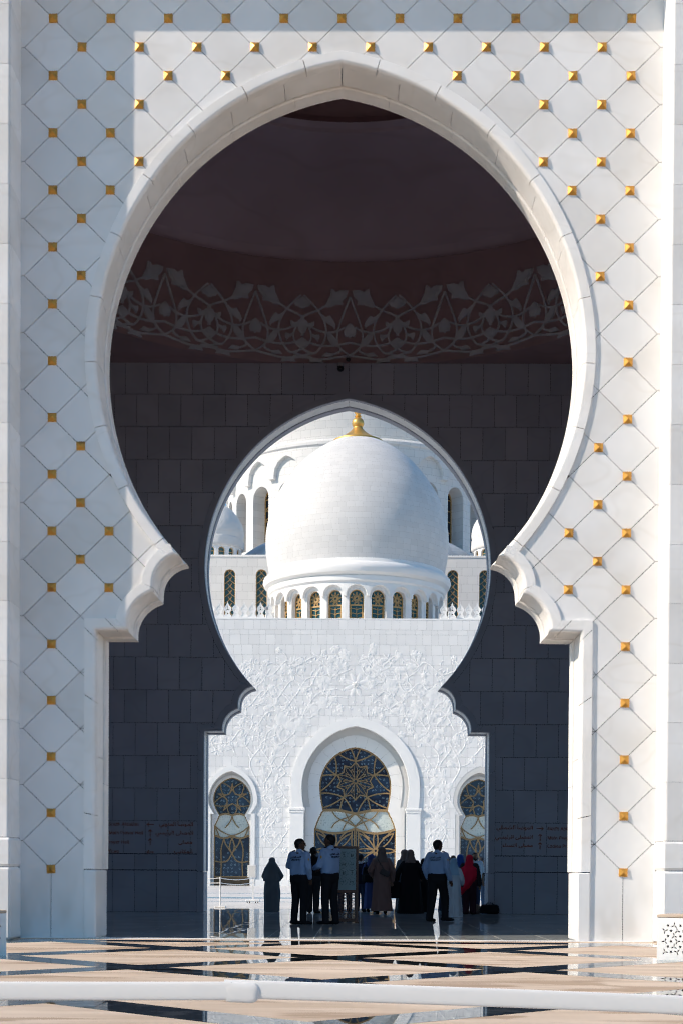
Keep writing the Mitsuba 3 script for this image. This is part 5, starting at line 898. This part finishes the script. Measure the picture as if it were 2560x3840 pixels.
# bags by the right jamb
db = soft([hull(((3.68, 40.45, .1), .09), ((4.05, 40.45, .1), .09), ((3.70, 40.45, .19), .075), ((4.04, 40.45, .19), .075))], .03, 4); k = lab(add('travel_bag', db, CL['black'], True), 'black travel bag lying on the floor against the right jamb of the rear arch', 'bag')
add(k + '__handle', tube([(3.76, 40.45, .25), (3.8, 40.45, .30), (3.94, 40.45, .30), (3.98, 40.45, .25)], .012), CL['black'], 50)
bb = soft([hull(((3.48, 41.2, .07), .07), ((3.66, 41.2, .09), .09), ((3.60, 41.2, .18), .075))], .03, 4); k = lab(add('rucksack', bb, CL['beige'], True), 'brownish rucksack slumped on the floor beside the black travel bag', 'bag'); add(k + '__strap', tube([(3.5, 41.12, .12), (3.53, 41.08, .18), (3.6, 41.1, .25)], .012), CL['beige'], 50)
sm = soft([hull(((3.30, 40.7, .04), .04), ((3.50, 40.7, .045), .045)), hull(((3.44, 40.7, .045), .045), ((3.6, 40.72, .04), .04))], .025, 4); k = lab(add('bundle', sm, CL['taupe'], True), 'low dull bundle of cloth on the floor at the left end of the bags', 'bundle'); add(k + '__tie', tube([(3.44, 40.655, .0), (3.44, 40.65, .05), (3.44, 40.7, .093), (3.44, 40.75, .05)], .007), CL['leather'], 50)
# cameras on the rear wall
mat('camera_grey', (.30, .30, .31), .5, .3)
for i, (x, z, r, lb) in enumerate(((-.22, 14.62, .085, 'larger black ball camera hanging on the tiled wall above the rear arch'), (-.02, 14.86, .055, 'small ball camera just right of and above the larger one over the rear arch'))):
    k = key_for('security_camera'); lab(k, lb, 'security camera'); y = 40.58
    add(k + '__bracket', cat([bx(x - .03, x + .03, y, YB + (.0 if i == 0 else .19), z + r * 1.3, z + r * 1.7), lathe([(0, z + r * 1.75), (r * .8, z + r * 1.7), (r * .9, z + r * .6), (0, z + r * .55)], x, y, 20)]), 'camera_grey', 30)
    add(k + '__ball', lathe([(r * 1.05, z + r * .55)] + [(r * math.cos(a), z + r * math.sin(a)) for a in np.linspace(.45, -math.pi / 2, 10)], x, y, 24), 'lens_black', 30)
for i, s in enumerate((-1, 1)):
    k = key_for('floodlight'); lab(k, 'small white floodlight on the mosque roof edge, ' + ('left' if s < 0 else 'right') + ' of the front dome', 'floodlight')
    x = -7.75 if s < 0 else 7.95; add(k + '__stem', lathe([(.06, 23.12), (.05, 23.8)], x, 130.1, 12), 'white_paint', 30); add(k + '__lamp', lathe([(0, 23.75), (.16, 23.85), (.17, 24.0), (.1, 24.1), (0, 24.12)], x, 130.1, 16), 'camera_grey', 30)
# carved marble boxes by the piers
def carved_box(key, x0, x1, lb):
    lab(key, lb, 'marble box'); y0, y1 = 18.9, 19.5; s_ = 1 if x0 > 0 else -1; xi = x0 if s_ > 0 else x1
    def put(k, mesh, m_): mesh.apply_transform(trimesh.transformations.rotation_matrix(-s_ * .47, [0, 0, 1], [xi, y0, 0])); add(k, mesh, m_)
    put(key + '__body', bx(x0, x1, y0 + .03, y1, 0, .53), 'rim_marble'); put(key + '__top_slab', rbx(x0 - .004, x1 + .004, y0 - .006, y1 + .006, .532, .572, .008), 'beige_marble')
    pan = sbox(x0, .0, x1, .53); cut = []
    for i in range(9):
        for j in range(6):
            cx_ = xi + s_ * (.1 + .078 * i + (.039 if j % 2 else 0)); cz_ = .105 + .066 * j
            if cx_ < x0 + .07 or cx_ > x1 - .07: continue
            t0 = rng.random() * 6
            if (i + j) % 2: cut += [Polygon([(cx_ + (.024, .012)[q % 2] * math.cos(t0 + q * math.pi / 5), cz_ + (.024, .012)[q % 2] * math.sin(t0 + q * math.pi / 5)) for q in range(10)])]
            else:
                for q in range(3): cut.append(affinity.rotate(affinity.translate(affinity.scale(Point(0, 0).buffer(.02, 6), 1, .4), cx_ + .022 * math.cos(t0 + 2.1 * q), cz_ + .022 * math.sin(t0 + 2.1 * q)), math.degrees(t0 + 2.1 * q), origin='center'))
    put(key + '__pierced_panel', ext(pan.difference(unary_union(cut)), y0, y0 + .028), 'rim_marble'); put(key + '__shadow_board', bx(x0 + .03, x1 - .03, y0 + .0285, y0 + .0295, .04, .49), 'joint')
carved_box('carved_box', 4.10, 5.2, 'white marble box with a pierced flower panel, beside the right pier'); taken['carved_box'] = 0
carved_box(key_for('carved_box'), -5.2, -4.08, 'white marble box with a pierced flower panel, beside the left pier')
# white strap barrier close to the camera
BK = 'strap_barrier'; lab(BK, 'white fabric strap barrier stretched low across the plaza close to the viewer', 'barrier')
def strap(p, q, h, sagd):
    a, b = np.array(p, float), np.array(q, float); t = np.linspace(0, 1, 16); c = a + (b - a) * t[:, None] - np.array([0, 0, 1]) * (4 * sagd * t * (1 - t))[:, None]; v = []
    ng = 16
    for w in np.arange(ng) * 2 * math.pi / ng: v.append(c + [0, .0045 * math.sin(w), math.copysign(abs(math.cos(w)) ** .6, math.cos(w)) * h / 2])
    v = np.vstack(v); n = 16; f = []
    for k in range(ng):
        for i in range(n - 1): p0, p1 = k * n + i, ((k + 1) % ng) * n + i; f += [[p0, p0 + 1, p1 + 1], [p0, p1 + 1, p1]]
    mm = trimesh.Trimesh(v, f, process=False); trimesh.repair.fix_normals(mm); return mm
add(BK + '__strap', strap((-1.7, 4.0, .735), (.02, 4.0, .737), .05, .004), 'white_strap', True); add(BK + '__strap', strap((.0, 4.006, .742), (2.1, 4.006, .672), .05, -.006), 'white_strap', True)
clip = soft([hull(((.012, 0, .028), .02), ((.075, 0, .026), .02), ((.014, 0, .010), .018), ((.074, 0, .008), .018))], .008, 3); clip.vertices = clip.vertices * [1, .36, 1] + [0, 4.002, .714]; add(BK + '__clip', clip, 'white_strap', True)
for x in (-1.72, 2.12): add(BK + '__post', cat([lathe([(.025, 0.02), (.025, .95), (0, .96)], x, 4.0, 20), lathe([(.16, 0), (.16, .02), (.03, .04)], x, 4.0, 28)]), 'white_paint', 30)
